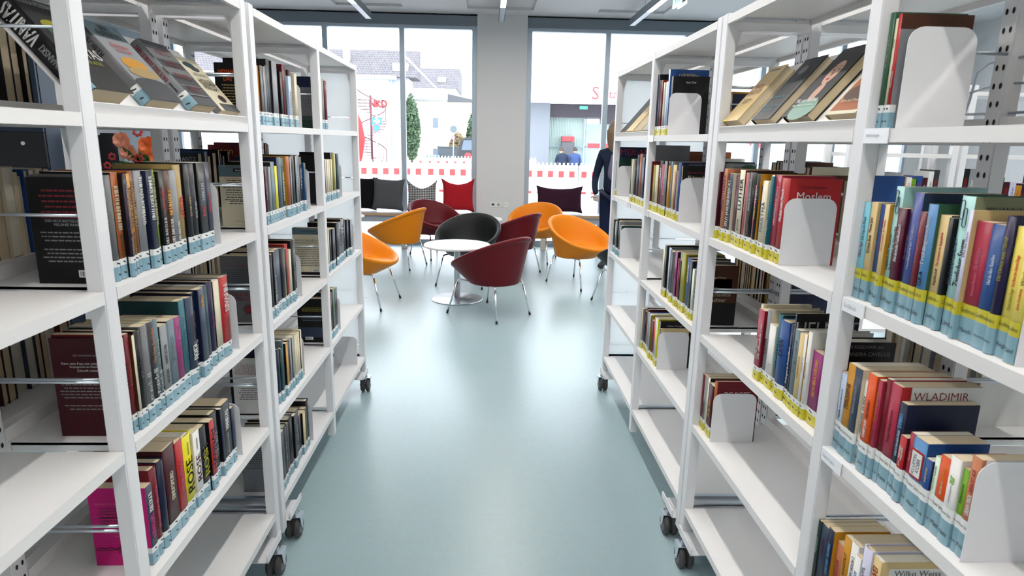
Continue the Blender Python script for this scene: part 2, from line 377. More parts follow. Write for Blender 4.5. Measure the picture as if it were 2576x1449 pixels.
def sticker(root, arc, t, style, rnd, near, word=None):
    """call number sticker wrapped round the foot of the spine"""
    bands = {'B': [(.001, .030, 1), (.030, .044, 0)], 'Y': [(.001, .027, 3), (.027, .040, 0)], 'G': [(.001, .041, 1), (.041, .062, 3)], 'W': [(.001, .041, 1), (.041, .062, 0)],
             'T': [(.001, .034, 2), (.034, .040, 0), (.040, .066, 3)], 'H': [(.001, .043, 1), (.043, .066, 0)], 'A': [(.001, .030, 1), (.030, .044, 0)]}[style]
    bm = BM(); w = rnd.uniform(.006, .013); e = .00035
    sgn = -1 if near == 'lo' else 1
    path = [(-w, -e)]+[(x+e, y) for x, y in arc]+[(-w, t+e)]
    for z0, z1, mi in bands:
        a = [bm.verts.new((x, y, z0)) for x, y in path]; b = [bm.verts.new((x, y, z1)) for x, y in path]
        for i in range(len(path)-1): bm.faces.new((a[i], a[i+1], b[i+1], b[i])).material_index = mi
    x = max(p[0] for p in arc)+.0008
    if style in 'GTWH' and word:
        put_text(bm, word, (x, t/2, .020), (0, 1, 0), (0, 0, 1), .0085, t*.72, 4)
        top = 'Großdruck' if style in 'GTW' else 'Humor Satire'
        put_text(bm, top, (x, t/2, sum(bands[-1][:2])/2), (0, 1, 0), (0, 0, 1), .0065, t*.92, 4, True)
    else:
        for zc in ((.014, .037) if style != 'Y' else (.015, .033)):
            ww = t*rnd.uniform(.3, .5)
            quad(bm, (x, t*.5, zc), (0, .95, -.3), (0, .3, .95), min(ww, .012), .0032, 4)
    obj('call_number_sticker', bm, [TAGW, TAGB, TAGT, TAGY, INK], root)
def lettering(root, arc, t, H, txt, ti, z0=.05, zt=.012):
    """spine title(s): list of (text, ink key, from, to, size fraction)"""
    x = max(p[0] for p in arc)+.0007
    for i, e in enumerate(txt):
        s, k, a, b = e[:4]; fr = e[4] if len(e) > 4 else .55; off = e[5] if len(e) > 5 else 0
        za, zb = z0+(H-z0-zt)*a, z0+(H-z0-zt)*b
        bm = BM(); put_text(bm, s, (x, t*(.5+off), (za+zb)/2), (0, 0, 1), (0, -1, 0), t*fr, (zb-za), 0, True, bold=t*fr*.028)
        obj('spine_lettering', bm, ink(k), root)
ORD = ['first', 'second', 'third', 'fourth', 'fifth', 'sixth', 'seventh', 'eighth', 'ninth', 'tenth', 'eleventh', 'twelfth', 'thirteenth', 'fourteenth', 'fifteenth', 'sixteenth',
       'seventeenth', 'eighteenth', 'nineteenth', 'twentieth', 'twenty-first', 'twenty-second', 'twenty-third', 'twenty-fourth', 'twenty-fifth']
REG = []; BAYS = {-1: [(.442, 1.233), (1.275, 2.062), (2.173, 2.935), (2.977, 3.757)], 1: [(.462, 1.262), (1.304, 2.088), (2.18, 2.975), (3.018, 3.787)]}
def row(sg, z, where, grp, style, entries, D=.135, xs=None, end=None, rnd_seed=1):
    """entries: ('T', ox, oy, sc) sets the crop the readings come from; (foot x, top y, spine key, side key, titles, word) one book each; ends with ('E', x)"""
    rnd = random.Random(rnd_seed); xs = xs or XF+.014
    ox = oy = 0.; sc = 1.; bk = []; oyt = None
    for e in entries:
        if e[0] == 'T': ox, oy, sc = e[1:4]; continue
        if e[0] == 'E': bk.append((solve_y(ox+e[1]/sc, sg*xs, z+.004),)); continue
        y = solve_y(ox+e[0]/sc, sg*xs, z+.004); bk.append((y, oy+e[1]/sc)+tuple(e[2:]))
    lo, hi = min(b[0] for b in bk), max(b[0] for b in bk); mid = (lo+hi)/2
    for a, b_ in BAYS[sg]:
        if a-.05 < mid < b_+.05:
            nl, nh = max(lo, a+.001), min(hi, b_-.002)
            bk = [(nl+(b[0]-lo)*(nh-nl)/(hi-lo), b[0])+tuple(b[1:]) for b in bk]; break
    if sg > 0: order = list(range(len(bk)-1))[::-1]
    else: order = list(range(len(bk)-1))
    out = []
    for rank, i in enumerate(order):
        b = bk[i]
        if len(b) == 2: continue
        y0, y1 = sorted((b[0], bk[i+1][0])); t = y1-y0-.0008
        if t < .004: continue
        t = min(t, .06)
        H = solve_z(b[2], sg*xs, b[1])-z; H = max(.12, min(.31, H))
        ks, kc = b[3], b[4]; tx = b[5] if len(b) > 5 else None; word = b[6] if len(b) > 6 else None
        hard = H > .205 and rnd.random() < .6
        dd = D*(H/.2)**.8*rnd.uniform(.95, 1.04); dd = min(dd, .2)
        sb = rnd.uniform(0, .011)
        colr = C[ks][0]
        kind = 'hardback' if hard else 'paperback'
        tall = ''
        lab = '%s %s, %s from near end, %s' % (colr, kind, ORD[rank], where)
        xx = sg*(xs+sb)
        root = thing('book', lab, 'book', (xx, y0+.0004 if sg < 0 else y0+.0004+t, z+.0002), 0 if sg < 0 else PI, grp)
        arc = book_meshes(root, t, H, dd, kc, ks, style, hard, PAGE if rnd.random() < .75 else PAGEW, rnd)
        if style and ks != 'nostick': sticker(root, arc, t, style, rnd, 'lo' if sg < 0 else 'hi', word)
        if tx: lettering(root, arc, t, H, tx, None, z0=.068 if style in ('G', 'T', 'H', 'W') else .046)
        out.append((root, t, H, dd))
    ys = [q[0].location.y for q in out]
    a = min(q[0].location.y-(q[1] if sg > 0 else 0) for q in out); b = max(q[0].location.y+(q[1] if sg < 0 else 0) for q in out); REG.append((sg, z, a, b))
    return out
def bookend(sg, y, z, x0, label, h=.172, w=.135, facing=1):
    """bent white steel bookend; plate stands at y, foot runs away under the books"""
    o = thing('bookend', label, 'bookend', (sg*x0, y, z+.0002), 0, 'white steel bookends')
    bm = BM(); s = sg
    pts = [(s*(p[0]), p[1]) for p in rrect(w, h, .028, (1, 1, 0, 0))]
    prism(bm, pts, -.0006, .0006); bmesh.ops.recalc_face_normals(bm, faces=bm.faces); obj('upright_plate', bm, WHITE, o)
    bm = BM(); box(bm, (0, -.0006, 0), (s*w, facing*.045, .0001)); obj('foot_plate', bm, WHITE, o)
    return o
# ------------------------------------------------------------------ room
WALLW = mat('white_wall_paint', (.68, .68, .69), .7, bump=.05, scale=120)
CEIL = mat('grey_acoustic_plaster', (.66, .66, .67), .9, bump=.5, var=.06, scale=150)
GREYM = mat('grey_aluminium', (.23, .28, .34), .45, .3); LGM = mat('light_grey_aluminium', (.42, .49, .56), .4, .3)
YW, ZC, XL, XR, YN = 9.35, 3.172, -5.1, 6.6, -2.6
def struct(name, bm, m): o = obj(name, bm, m); o['kind'] = 'structure'; return o
bm = BM(); box(bm, (XL-.2, YN-.2, -.12), (XR+.2, YW+.16, 0)); struct('floor', bm, floor_mat())
bm = BM(); box(bm, (XL-.2, YN-.2, ZC+.03), (XR+.2, YW+.2, ZC+.2))
xs_ = [XL-.2, -1.98, -1.12, -.28, .58, 1.42, 2.30, 3.14, 4.0, XR+.2]
for i in range(0, 9, 2): box(bm, (xs_[i], YN-.2, ZC), (xs_[i+1], YW+.2, ZC+.03))
for a, b in ((1, 2), (3, 4), (5, 6), (7, 8)): box(bm, (xs_[a], 8.98, ZC), (xs_[b], YW+.2, ZC+.03))
struct('ceiling', bm, CEIL)
bm = BM(); box(bm, (XL-.2, YN, 0), (XL, YW, ZC)); struct('wall_left', bm, WALLW)
bm = BM(); box(bm, (XR, YN, 0), (XR+.2, YW, ZC)); struct('wall_right', bm, WALLW)
bm = BM(); box(bm, (XL, YN-.2, 0), (XR, YN, ZC)); struct('wall_rear', bm, WALLW)
bm = BM(); box(bm, (-.158, YW-.02, 0), (.530, YW+.3, ZC)); box(bm, (XL-.2, YW+.12, -.5), (XR+.2, YW+.14, -.02))
struct('wall_front', bm, WALLW)
bm = BM()
for a, b in ((XL, -.158), (.530, XR)):
    box(bm, (a, YW-.01, 3.02), (b, YW+.18, ZC-.022))
struct('trim_1', bm, mat('grey_window_header', (.17, .205, .245), .5))
bm = BM()
for a, b in ((XL, -.158), (.530, XR)): box(bm, (a, YW+.06, ZC-.022), (b, YW+.18, ZC))
struct('trim_2', bm, mat('black_shadow_gap', (.01, .01, .012), .8))
GL = glass_mat('window_glass')
wins = [(-4.30, -3.27), (-3.27, -2.235), (-2.235, -1.19), (-1.19, -.158), (.53, 1.655), (1.655, 2.77), (2.77, 3.88), (3.88, 5.0), (5.0, 6.1)]
for i, (a, b) in enumerate(wins, 1):
    w = thing('window_%d' % i, None, None, (a, YW+.04, 0)); w['kind'] = 'structure'
    bm = BM(); fr = .034
    la = .07 if abs(a-.53) < .01 else fr; lb = .07 if abs(b+.158) < .01 else fr
    box(bm, (0, -.03, .0), (la, .07, 3.02)); box(bm, (b-a-lb, -.03, .0), (b-a, .07, 3.02))
    box(bm, (la, -.03, 2.975), (b-a-lb, .07, 3.02)); box(bm, (la, -.03, 0), (b-a-lb, .07, .075))
    obj('window_frame', bm, LGM, w)
    bm = BM(); box(bm, (la, .018, .075), (b-a-lb, .024, 2.975)); obj('window_pane', bm, GL, w)
bm = BM(); box(bm, (XL, YW-.01, 0), (-4.30, YW+.16, 3.02)); struct('wall_front_left', bm, mat('pale_blue_wall_paint', (.62, .70, .80), .7))
bm = BM(); box(bm, (6.1, YW-.01, 0), (XR, YW+.16, 3.02)); struct('wall_front_right', bm, WALLW)
# pillar sockets
for i, (px, kind) in enumerate(((1240, 'black'), (1254, 'round'), (1273, 'switch'))):
    x = at(px, 514, 'y', YW-.02)[0]; w = .075
    o = thing('wall_socket' if kind != 'switch' else 'light_switch', {'black': 'white data outlet with a dark port at the left on the pillar', 'round': 'white round power socket in the middle on the pillar',
        'switch': 'white square switch plate at the right on the pillar'}[kind], 'outlet', (x, YW-.02, .60), group='outlets on the white pillar')
    bm = BM(); box(bm, (-w/2, -.009, -w/2), (w/2, 0, w/2)); bmesh.ops.bevel(bm, geom=list(bm.edges), offset=.003, segments=2, affect='EDGES'); obj('cover_plate', bm, mat('white_plastic', (.8, .8, .78), .3), o)
    bm = BM()
    if kind == 'black': box(bm, (-.02, -.011, -.012), (.02, -.0088, .016))
    elif kind == 'round': lathe(bm, [(.021, -.0105), (.021, -.0088)], (0, 0, 0), 20, axis='y'); 
    else: box(bm, (-.03, -.0105, .0), (.03, -.0088, .0015))
    if kind == 'round':
        for q in (-.0095, .0095): lathe(bm, [(.0025, -.0112), (.0025, -.0104)], (q, 0, 0), 8, 1, axis='y')
    obj('socket_insert', bm, [mat('socket_grey', (.35, .35, .35), .5) if kind == 'round' else INK, INK], o)
# linear lamps
LAMPW = mat('lamp_diffuser', (.9, .9, .9), .4, emit=((1., .955, .89), 55.)); LAMPB = mat('grey_lamp_profile', (.22, .25, .28), .4, .5)
LAMPE = mat('lamp_blind_cover', (.52, .60, .70), .35)
for i, (x, nm) in enumerate(((-1.55, 'left'), (.16, 'middle'), (1.87, 'right'), (3.58, 'far right'))):
    o = thing('pendant_lamp', {'left': 'slim grey linear ceiling lamp at the upper left above the bookcase', 'middle': 'slim grey linear ceiling lamp ending above the white pillar',
        'right': 'slim grey linear ceiling lamp beside the green exit sign', 'far right': 'slim grey linear lamp over the bookcases at the far right'}[nm], 'lamp', (x, 0, 3.0), group='linear lamps under the ceiling')
    bm = BM(); ye = 8.9; hw = .036
    prism(bm, [(-hw, 0), (-hw, .085), (hw, .085), (hw, 0), (hw-.006, 0), (hw-.006, .008), (-hw+.006, .008), (-hw+.006, 0)], YN+.4, ye); bmesh.ops.recalc_face_normals(bm, faces=bm.faces)
    obj('lamp_housing', bm, LAMPB, o)
    bm = BM(); box(bm, (-hw+.007, YN+.6, .001), (hw-.007, ye-.95, .0075)); obj('lamp_diffuser', bm, LAMPW, o)
    bm = BM(); box(bm, (-hw+.007, ye-.9495, .001), (hw-.007, ye-.004, .0075)); obj('lamp_blind_cover', bm, LAMPE, o)
    for y in (0., 4., 8.2):
        bm = BM(); tube(bm, [(0, y, .085), (0, y, ZC-3.0+.029)], .0015, 6); lathe(bm, [(.012, .085), (.012, .095)], (0, y, 0), 10); obj('suspension_wire', bm, GREYM, o)
# exit sign
o = thing('exit_sign', 'green and white running man exit sign under the ceiling at top right', 'sign', (2.02, 7.3, 2.94))
bm = BM(); box(bm, (-.02, -.15, 0), (.0, .15, .16)); box(bm, (.035, -.15, 0), (.055, .15, .16)); bmesh.ops.bevel(bm, geom=list(bm.edges), offset=.003, segments=1, affect='EDGES')
obj('sign_plate', bm, mat('white_sign_acrylic', (.85, .88, .9), .3, emit=((.9, 1, .97), .5)), o)
bm = BM(); box(bm, (.0, -.145, .03), (.035, .145, .16)); obj('sign_housing', bm, mat('dark_sign_housing', (.05, .05, .055), .5), o)
bm = BM()
box(bm, (-.0212, -.135, .018), (-.0204, .135, .145)); obj('sign_field', bm, mat('exit_green', (.02, .55, .33), .4, emit=((.02, .6, .38), 1.0)), o)
bm = BM(); u = (0, -1, 0)
lathe(bm, [(.011, -.0222), (.011, -.0214)], (0, .0, .128), 14, axis='x')
for pts in ([(.0, .115), (.03, .075)], [(.03, .075), (.06, .05)], [(.03, .078), (.012, .045), (.03, .026)], [(.0, .112), (-.03, .098)], [(.0, .11), (.03, .112), (.045, .095)]):
    tube(bm, [(-.0216, -y, z) for y, z in pts], .006, 6)
box(bm, (-.0218, .05, .03), (-.0213, .12, .135)); obj('running_figure', bm, mat('white_sign_print', (.9, .9, .9), .4, emit=((1, 1, 1), .8)), o)
bm = BM()
for y in (-.1, .1): tube(bm, [(.018, y, .16), (.018, y, ZC-2.94)], .003, 6)
obj('hanging_rod', bm, GREYM, o)

# ------------------------------------------------------------------ benches
BT = mat('pale_bench_board', (.66, .69, .73), .35); BW = mat('bench_plywood_edge', (.45, .30, .19), .5); BA = mat('grey_bench_apron', (.34, .37, .42), .5)
for nm, a, b, legs in (('left', -4.6, -.22, (-1.16, -2.6, -4.3)), ('right', .60, 4.2, (.80, 2.2, 3.8))):
    o = thing('window_bench', 'long pale window bench under the cushions at the %s of the pillar' % nm, 'bench', (a, 8.9, 0), group='benches under the windows')
    bm = BM(); box(bm, (0, .03, .462), (b-a, .42, .50)); obj('bench_top', bm, BT, o)
    bm = BM(); box(bm, (0, .028, .4618), (b-a, .0298, .4995)); obj('edge_band', bm, BW, o)
    bm = BM(); box(bm, (.04, .05, .375), (b-a-.04, .09, .4615)); obj('apron', bm, BA, o)
    for x in legs:
        bm = BM(); box(bm, (x-a-.035, .06, 0), (x-a+.035, .13, .3745)); box(bm, (x-a-.037, .058, .18), (x-a+.037, .132, .184)); obj('leg', bm, mat('beige_bench_leg', (.66, .62, .54), .5), o)

# ------------------------------------------------------------------ cushions
def fabric(name, col, v=.12): return mat(name, col, .95, bump=.4, var=v, scale=260, spec=.2)
def houndstooth():
    M = bpy.data.materials.new('houndstooth_fabric'); M.use_nodes = True; n = M.node_tree; b = n.nodes['Principled BSDF']; L = n.links.new
    tc = n.nodes.new('ShaderNodeTexCoord'); sp = n.nodes.new('ShaderNodeSeparateXYZ'); L(tc.outputs['Object'], sp.inputs[0])
    def sq(s, off):
        m1 = n.nodes.new('ShaderNodeMath'); m1.operation = 'MULTIPLY_ADD'; m1.inputs[1].default_value = 42; m1.inputs[2].default_value = off+100; L(s, m1.inputs[0])
        m2 = n.nodes.new('ShaderNodeMath'); m2.operation = 'FRACT'; L(m1.outputs[0], m2.inputs[0])
        m3 = n.nodes.new('ShaderNodeMath'); m3.operation = 'GREATER_THAN'; m3.inputs[1].default_value = .5; L(m2.outputs[0], m3.inputs[0]); return m3.outputs[0]
    a, c = sq(sp.outputs['X'], 0), sq(sp.outputs['Z'], .2)
    ad = n.nodes.new('ShaderNodeMath'); ad.operation = 'ADD'; L(a, ad.inputs[0]); L(c, ad.inputs[1])
    r = n.nodes.new('ShaderNodeValToRGB'); r.color_ramp.interpolation = 'CONSTANT'
    r.color_ramp.elements[0].color = (.70, .70, .68, 1); r.color_ramp.elements[1].position = .4; r.color_ramp.elements[1].color = (.16, .16, .16, 1)
    e = r.color_ramp.elements.new(.9); e.color = (.015, .015, .015, 1)
    h = n.nodes.new('ShaderNodeMath'); h.operation = 'MULTIPLY'; h.inputs[1].default_value = .5; L(ad.outputs[0], h.inputs[0]); L(h.outputs[0], r.inputs['Fac'])
    L(r.outputs['Color'], b.inputs['Base Color']); b.inputs['Roughness'].default_value = .95; return M
def cushion(label, x, w, h, m, y=9.17, lean=.12, dip=.05, rz=0., tilt=0., ear=.03, seed=1, thick=.075):
    rnd = random.Random(seed); bm = BM(); N = 18; V = {}
    for s in (-1, 1):
        for i in range(N+1):
            for j in range(N+1):
                u, v = 2*i/N-1, 2*j/N-1
                if s == 1 and (i in (0, N) or j in (0, N)): V[s, i, j] = V[-1, i, j]; continue
                px_ = u*w/2*(1-.035*(1-v*v)*abs(u)**3); pz = v*h/2*(1-(.05 if v > 0 else .01)*(1-u*u)*abs(v)**3)
                cr = max(0, (abs(u)-.6)/.4)*max(0, (abs(v)-.6)/.4); px_ += math.copysign(ear*.5*cr, u); pz += math.copysign(ear*.6*cr, v)
                if v > 0: pz -= dip*(1-abs(u)**1.6)*v**2
                t = thick*((1-abs(u)**3.2)*(1-abs(v)**3.2))**.5
                t += .004*math.sin(7*u+seed)*math.sin(5*v+seed*2)*(1-u*u)*(1-v*v)
                V[s, i, j] = bm.verts.new((px_, s*t, pz+h/2))
    for s in (-1, 1):
        for i in range(N):
            for j in range(N):
                q = [V[s, i, j], V[s, i+1, j], V[s, i+1, j+1], V[s, i, j+1]]
                f = bm.faces.new(q if s < 0 else q[::-1]); f.smooth = True
    o = obj('cushion', bm, m); tag(o, label, 'cushion', 'cushions on the window bench')
    o.location = (x, y, .529); o.rotation_euler = (-lean, tilt, rz); return o
cushion('black cushion on the bench left of the grey one, partly behind bookcase', -1.80, .44, .43, fabric('black_cushion_fabric', (.004, .004, .006)), y=9.21, dip=.0, seed=2, tilt=.04)
cushion('plain dark grey cushion on the bench beside the black one', -1.405, .42, .42, fabric('grey_cushion_fabric', (.075, .08, .088)), dip=.0, seed=3, tilt=.05, y=9.14, lean=.16)
cushion('black and white checked cushion leaning on the window pane', -.925, .40, .40, houndstooth(), dip=.10, ear=.035, seed=4, y=9.19)
cushion('bright red cushion on the bench next to the white pillar', -.415, .43, .42, fabric('red_cushion_fabric', (.38, .012, .02)), dip=.05, ear=.045, seed=5, y=9.17)
cushion('wide aubergine cushion on the bench right of the pillar', 1.03, .64, .35, fabric('aubergine_cushion_fabric', (.035, .010, .022)), dip=.02, ear=.03, seed=6, y=9.16)

# ------------------------------------------------------------------ tables
def table(label, x, y, r=.315, edge=False):
    o = thing('round_table', label, 'table', (x, y, 0), group='low round tables')
    bm = BM(); lathe(bm, [(r-.012, .513), (r, .518), (r, .532), (r-.004, .536)], seg=64); obj('tabletop', bm, mat('white_laminate', (.83, .83, .84), .3), o)
    if edge:
        bm = BM(); lathe(bm, [(r-.02, .506), (r-.004, .5127)], seg=64); obj('wood_underside', bm, BW, o)
    bm = BM(); lathe(bm, [(.03, .012), (.03, .512)], seg=28); obj('column', bm, STEEL2, o)
    bm = BM(); lathe(bm, [(.248, 0), (.25, .003), (.25, .006), (.24, .0095), (.04, .013), (.034, .016)], seg=64); obj('base_plate', bm, STEEL2, o)
STEEL2 = mat('brushed_steel', (.62, .64, .67), .34, 1.)
table('low white round table on a steel foot in front of the black chair', -.28, 6.05)
table('low white round table behind the black chair, only its top edge showing', -.12, 8.15)
table('low white round table at the far left beside the bench', -1.88, 8.25, edge=True)

# ------------------------------------------------------------------ shell chairs
LEA = {k: mat(k+'_leather', c, .42, bump=.12, var=.05, scale=500, spec=.2) for k, c in (('orange', (.70, .215, .006)), ('burgundy', (.115, .005, .010)), ('black', (.009, .011, .011)))}
def chair_mesh_parts():
    N = 40; P = {}
    def ring(bm, rx, ry, cy, zf):
        R = []
        for k in range(N):
            a = 2*PI*k/N; s = math.sin(a); c = math.cos(a); R.append(bm.verts.new((rx*c, cy+ry*s, zf(s))))
        return R
    zr = lambda s: .415+.295*((1+s)/2)**1.05
    bm = BM()
    rings = [ring(bm, .03, .03, .04, lambda s: .298), ring(bm, .205, .200, .045, lambda s: .298), ring(bm, .222, .216, .045, lambda s: .299), ring(bm, .230, .224, .045, lambda s: .306),
             ring(bm, .288, .284, .02, lambda s: .306+(zr(s)-.306)*(.43+.07*s)), ring(bm, .334, .330, .0, lambda s: zr(s)-.032), ring(bm, .340, .337, .0, lambda s: zr(s)-.030),
             ring(bm, .358, .353, .0, lambda s: zr(s)-.012), ring(bm, .352, .348, .0, lambda s: zr(s)+.012), ring(bm, .328, .322, .0, lambda s: zr(s)+.014),
             ring(bm, .302, .294, .0, lambda s: zr(s)-.012), ring(bm, .265, .25, .0, lambda s: max(.388, min(zr(s)-.03, .388+(zr(s)-.40)*.42))), ring(bm, .235, .215, -.005, lambda s: .374), ring(bm, .03, .03, -.01, lambda s: .372)]
    for a, b in zip(rings, rings[1:]):
        for k in range(N): f = bm.faces.new((a[k], a[(k+1) % N], b[(k+1) % N], b[k])); f.smooth = True
    bm.faces.new(rings[0][::-1]); bm.faces.new(rings[-1])
    for f in bm.faces: f.smooth = True
    P['shell'] = bm
    bm = BM(); rings = [ring(bm, .222, .262, -.045, lambda s: .380), ring(bm, .240, .280, -.045, lambda s: .386+.006*s), ring(bm, .240, .280, -.045, lambda s: .402+.006*s), ring(bm, .222, .262, -.045, lambda s: .412+.004*s), ring(bm, .05, .05, -.03, lambda s: .417)]
    for a, b in zip(rings, rings[1:]):
        for k in range(N): f = bm.faces.new((a[k], a[(k+1) % N], b[(k+1) % N], b[k])); f.smooth = True
    bm.faces.new(rings[0][::-1]); bm.faces.new(rings[-1]); P['seat'] = bm
    return P
_P = {}
for k, bm in chair_mesh_parts().items():
    me = bpy.data.meshes.new(k); bm.to_mesh(me); bm.free(); _P[k] = me
def bend(a, k, b, r=.028, n=5):
    a, k, b = Vector(a), Vector(k), Vector(b); u = (a-k).normalized(); v = (b-k).normalized()
    p0, p1 = k+u*r, k+v*r
    return [p0.lerp(k, t).lerp(k.lerp(p1, t), t) for t in [i/n for i in range(n+1)]]
def chair(col, label, x, y, fx, fy):
    """front of the chair is local -Y"""
    rz = math.atan2(fy, fx)+PI/2
    o = thing('shell_chair', label, 'chair', (x, y, 0), rz, 'round shell chairs on chrome legs')
    for k in ('shell', 'seat'):
        me = _P[k].copy(); me.materials.clear(); me.materials.append(LEA[col]); c = bpy.data.objects.new({'shell': 'chair_shell', 'seat': 'seat_cushion'}[k], me); COLL.objects.link(c); c.parent = o
        md = c.modifiers.new('sub', 'SUBSURF'); md.levels = 1; md.render_levels = 2
    for s in (-1, 1):
        kf, kb = (s*.205, -.20, .315), (s*.175, .215, .300)
        ff, fb = (s*.255, -.285, .012), (s*.215, .275, .012)
        bm = BM(); tube(bm, bend(ff, kf, kb)+bend(fb, kb, kf)[::-1], .0085, 10); obj('side_frame', bm, CHROME, o)
        for kk, f0, f1 in ((kf, ff, kb), (kb, fb, kf)):
            p = bend(f0, kk, f1)[0]
            bm = BM(); tube(bm, [f0, p], .0085, 10); lg = obj('leg', bm, CHROME, o)
            bm = BM(); d = (Vector(f0)-p).normalized(); tube(bm, [Vector(f0)-d*.012, Vector(f0)+d*.010], .0102, 10); obj('foot_cap', bm, INK, lg)
    bm = BM(); tube(bm, [(-.196, -.05, .306), (.196, -.05, .306)], .007, 8); tube(bm, [(-.186, .12, .2985), (.186, .12, .2985)], .007, 8); obj('cross_tube', bm, CHROME, o)
chair('burgundy', 'burgundy shell chair in the foreground seen from behind, facing the round table', .04, 5.52, -.72, .69)
chair('black', 'black leather shell chair behind the white round table', -.20, 6.80, -.30, -.95)
chair('orange', 'orange shell chair seen from outside, left of the black chair', -1.07, 7.68, -.93, .37)
chair('orange', 'orange shell chair cut off by the left bookcase, front edge showing', -1.16, 5.86, .97, -.2)
chair('burgundy', 'burgundy shell chair at the back in front of the checked cushion', -.68, 8.42, .62, -.78)
chair('burgundy', 'burgundy shell chair between the foreground chair and the rear orange chair', .28, 7.36, -.80, .60)
chair('orange', 'orange shell chair at the back before the aubergine cushion', .62, 8.22, -.35, -.94)
chair('orange', 'orange shell chair at the right, its open side towards the bookcase', 1.00, 6.80, .62, -.78)
chair('black', 'black shell chair mostly hidden behind the right bookcase', 1.405, 5.98, -.6, .8)
# ------------------------------------------------------------------ outside
GZ = -.45
def part(name, parent, m, *boxes):
    bm = BM()
    for a, b in boxes: box(bm, a, b)
    return obj(name, bm, m, parent)
bm = BM(); box(bm, (-60, YW+.2, GZ-.3), (60, 120, GZ)); struct('ground', bm, mat('pale_asphalt', (.50, .51, .52), .85, var=.08, scale=3))
WH = mat('white_render_wall', (.78, .80, .82), .8, var=.03, scale=2)
RF = mat('dark_roof_tiles', (.10, .095, .105), .8, var=.3, scale=30)
def roof_mat():
    M = mat('tiled_roof', (.12, .11, .12), .85); n = M.node_tree; b = n.nodes['Principled BSDF']; tc = n.nodes.new('ShaderNodeTexCoord'); br = n.nodes.new('ShaderNodeTexBrick')
    mp = n.nodes.new('ShaderNodeMapping'); mp.inputs['Rotation'].default_value = (PI/2, 0, 0); n.links.new(tc.outputs['Object'], mp.inputs[0]); n.links.new(mp.outputs[0], br.inputs[0])
    br.inputs['Color1'].default_value = (.12, .105, .11, 1); br.inputs['Color2'].default_value = (.09, .08, .09, 1); br.inputs['Mortar'].default_value = (.22, .21, .22, 1)
    br.inputs['Scale'].default_value = 3.2; br.inputs['Mortar Size'].default_value = .03; br.inputs['Brick Width'].default_value = .6; br.inputs['Row Height'].default_value = .5
    n.links.new(br.outputs[0], b.inputs['Base Color']); return M
RT_ = roof_mat()
WINB = mat('grey_window_pane', (.16, .20, .25), .15); 
# NKD building
o = thing('shop_building', 'white shop building with red letters and dark tiled roof across the street', 'building', (-14, 45, GZ))
part('facade', o, WH, ((-6, 0, 0), (7.55, 2.9, 5.95)))
bm = BM(); prism(bm, [(0, 5.95), (2.2, 7.9), (2.9, 7.9), (2.9, 5.95)], -6, 9.2, 'x'); obj('roof', bm, RT_, o)
part('flat_roof_edge', o, mat('pale_green_flashing', (.42, .48, .45), .7), ((-6, -.5, 5.75), (7.9, 0, 6.0)))
part('chimney', o, WH, ((4.2, 1.0, 6.6), (4.6, 1.4, 8.0)))
part('downpipe', o, mat('zinc_downpipe', (.40, .44, .50), .5), ((7.36, -.16, .2), (7.5, -.02, 5.8)))
part('extension', o, mat('pale_grey_render', (.60, .63, .68), .8), ((7.56, .5, 0), (8.6, 2.9, 6.9)))
part('shop_door', o, WINB, ((3.6, -.04, 0), (4.5, .0, 2.2))); part('shop_window', o, WINB, ((1.8, -.04, 3.2), (2.4, .0, 4.4)))
bm = BM(); put_text(bm, 'NKD', (6.65, -.12, 4.22), (1, 0, 0), (0, 0, 1), .55, 1.15, bold=.03); put_text(bm, 'NKD', (6.65, -.05, 4.22), (1, 0, 0), (0, 0, 1), .55, 1.15, bold=.03)
obj('shop_lettering', bm, mat('red_sign_letters', (.62, .05, .06), .5), o)
# spiral stair
o = thing('spiral_staircase', 'dark red steel spiral staircase against the white shop building', 'staircase', (at(934, 320, 'y', 42.6)[0], 42.6, GZ))
m = mat('dark_red_steel', (.13, .035, .045), .5); bm = BM(); tube(bm, [(0, 0, 0), (0, 0, 4.6)], .07, 10); obj('centre_pole', bm, m, o)
bm = BM()
for k in range(24):
    a = k*.42; z = .18*(k+1); c, s = math.cos(a), math.sin(a); c2, s2 = math.cos(a+.42), math.sin(a+.42)
    v = [bm.verts.new(p) for p in ((0, 0, z), (.95*c, .95*s, z), (.95*c2, .95*s2, z))]; w = [bm.verts.new((q.co.x, q.co.y, z-.04)) for q in v]
    bm.faces.new(v); bm.faces.new(w[::-1])
    for i in range(3): bm.faces.new((v[i], w[i], w[(i+1) % 3], v[(i+1) % 3]))
obj('steps', bm, m, o)
bm = BM(); hp = [(.95*math.cos(k*.42), .95*math.sin(k*.42), .18*(k+1)+.9) for k in range(25)]; tube(bm, hp, .03, 6)
for k in range(0, 24): tube(bm, [hp[k], (hp[k][0], hp[k][1], hp[k][2]-.92)], .014, 5)
obj('railing', bm, m, o)
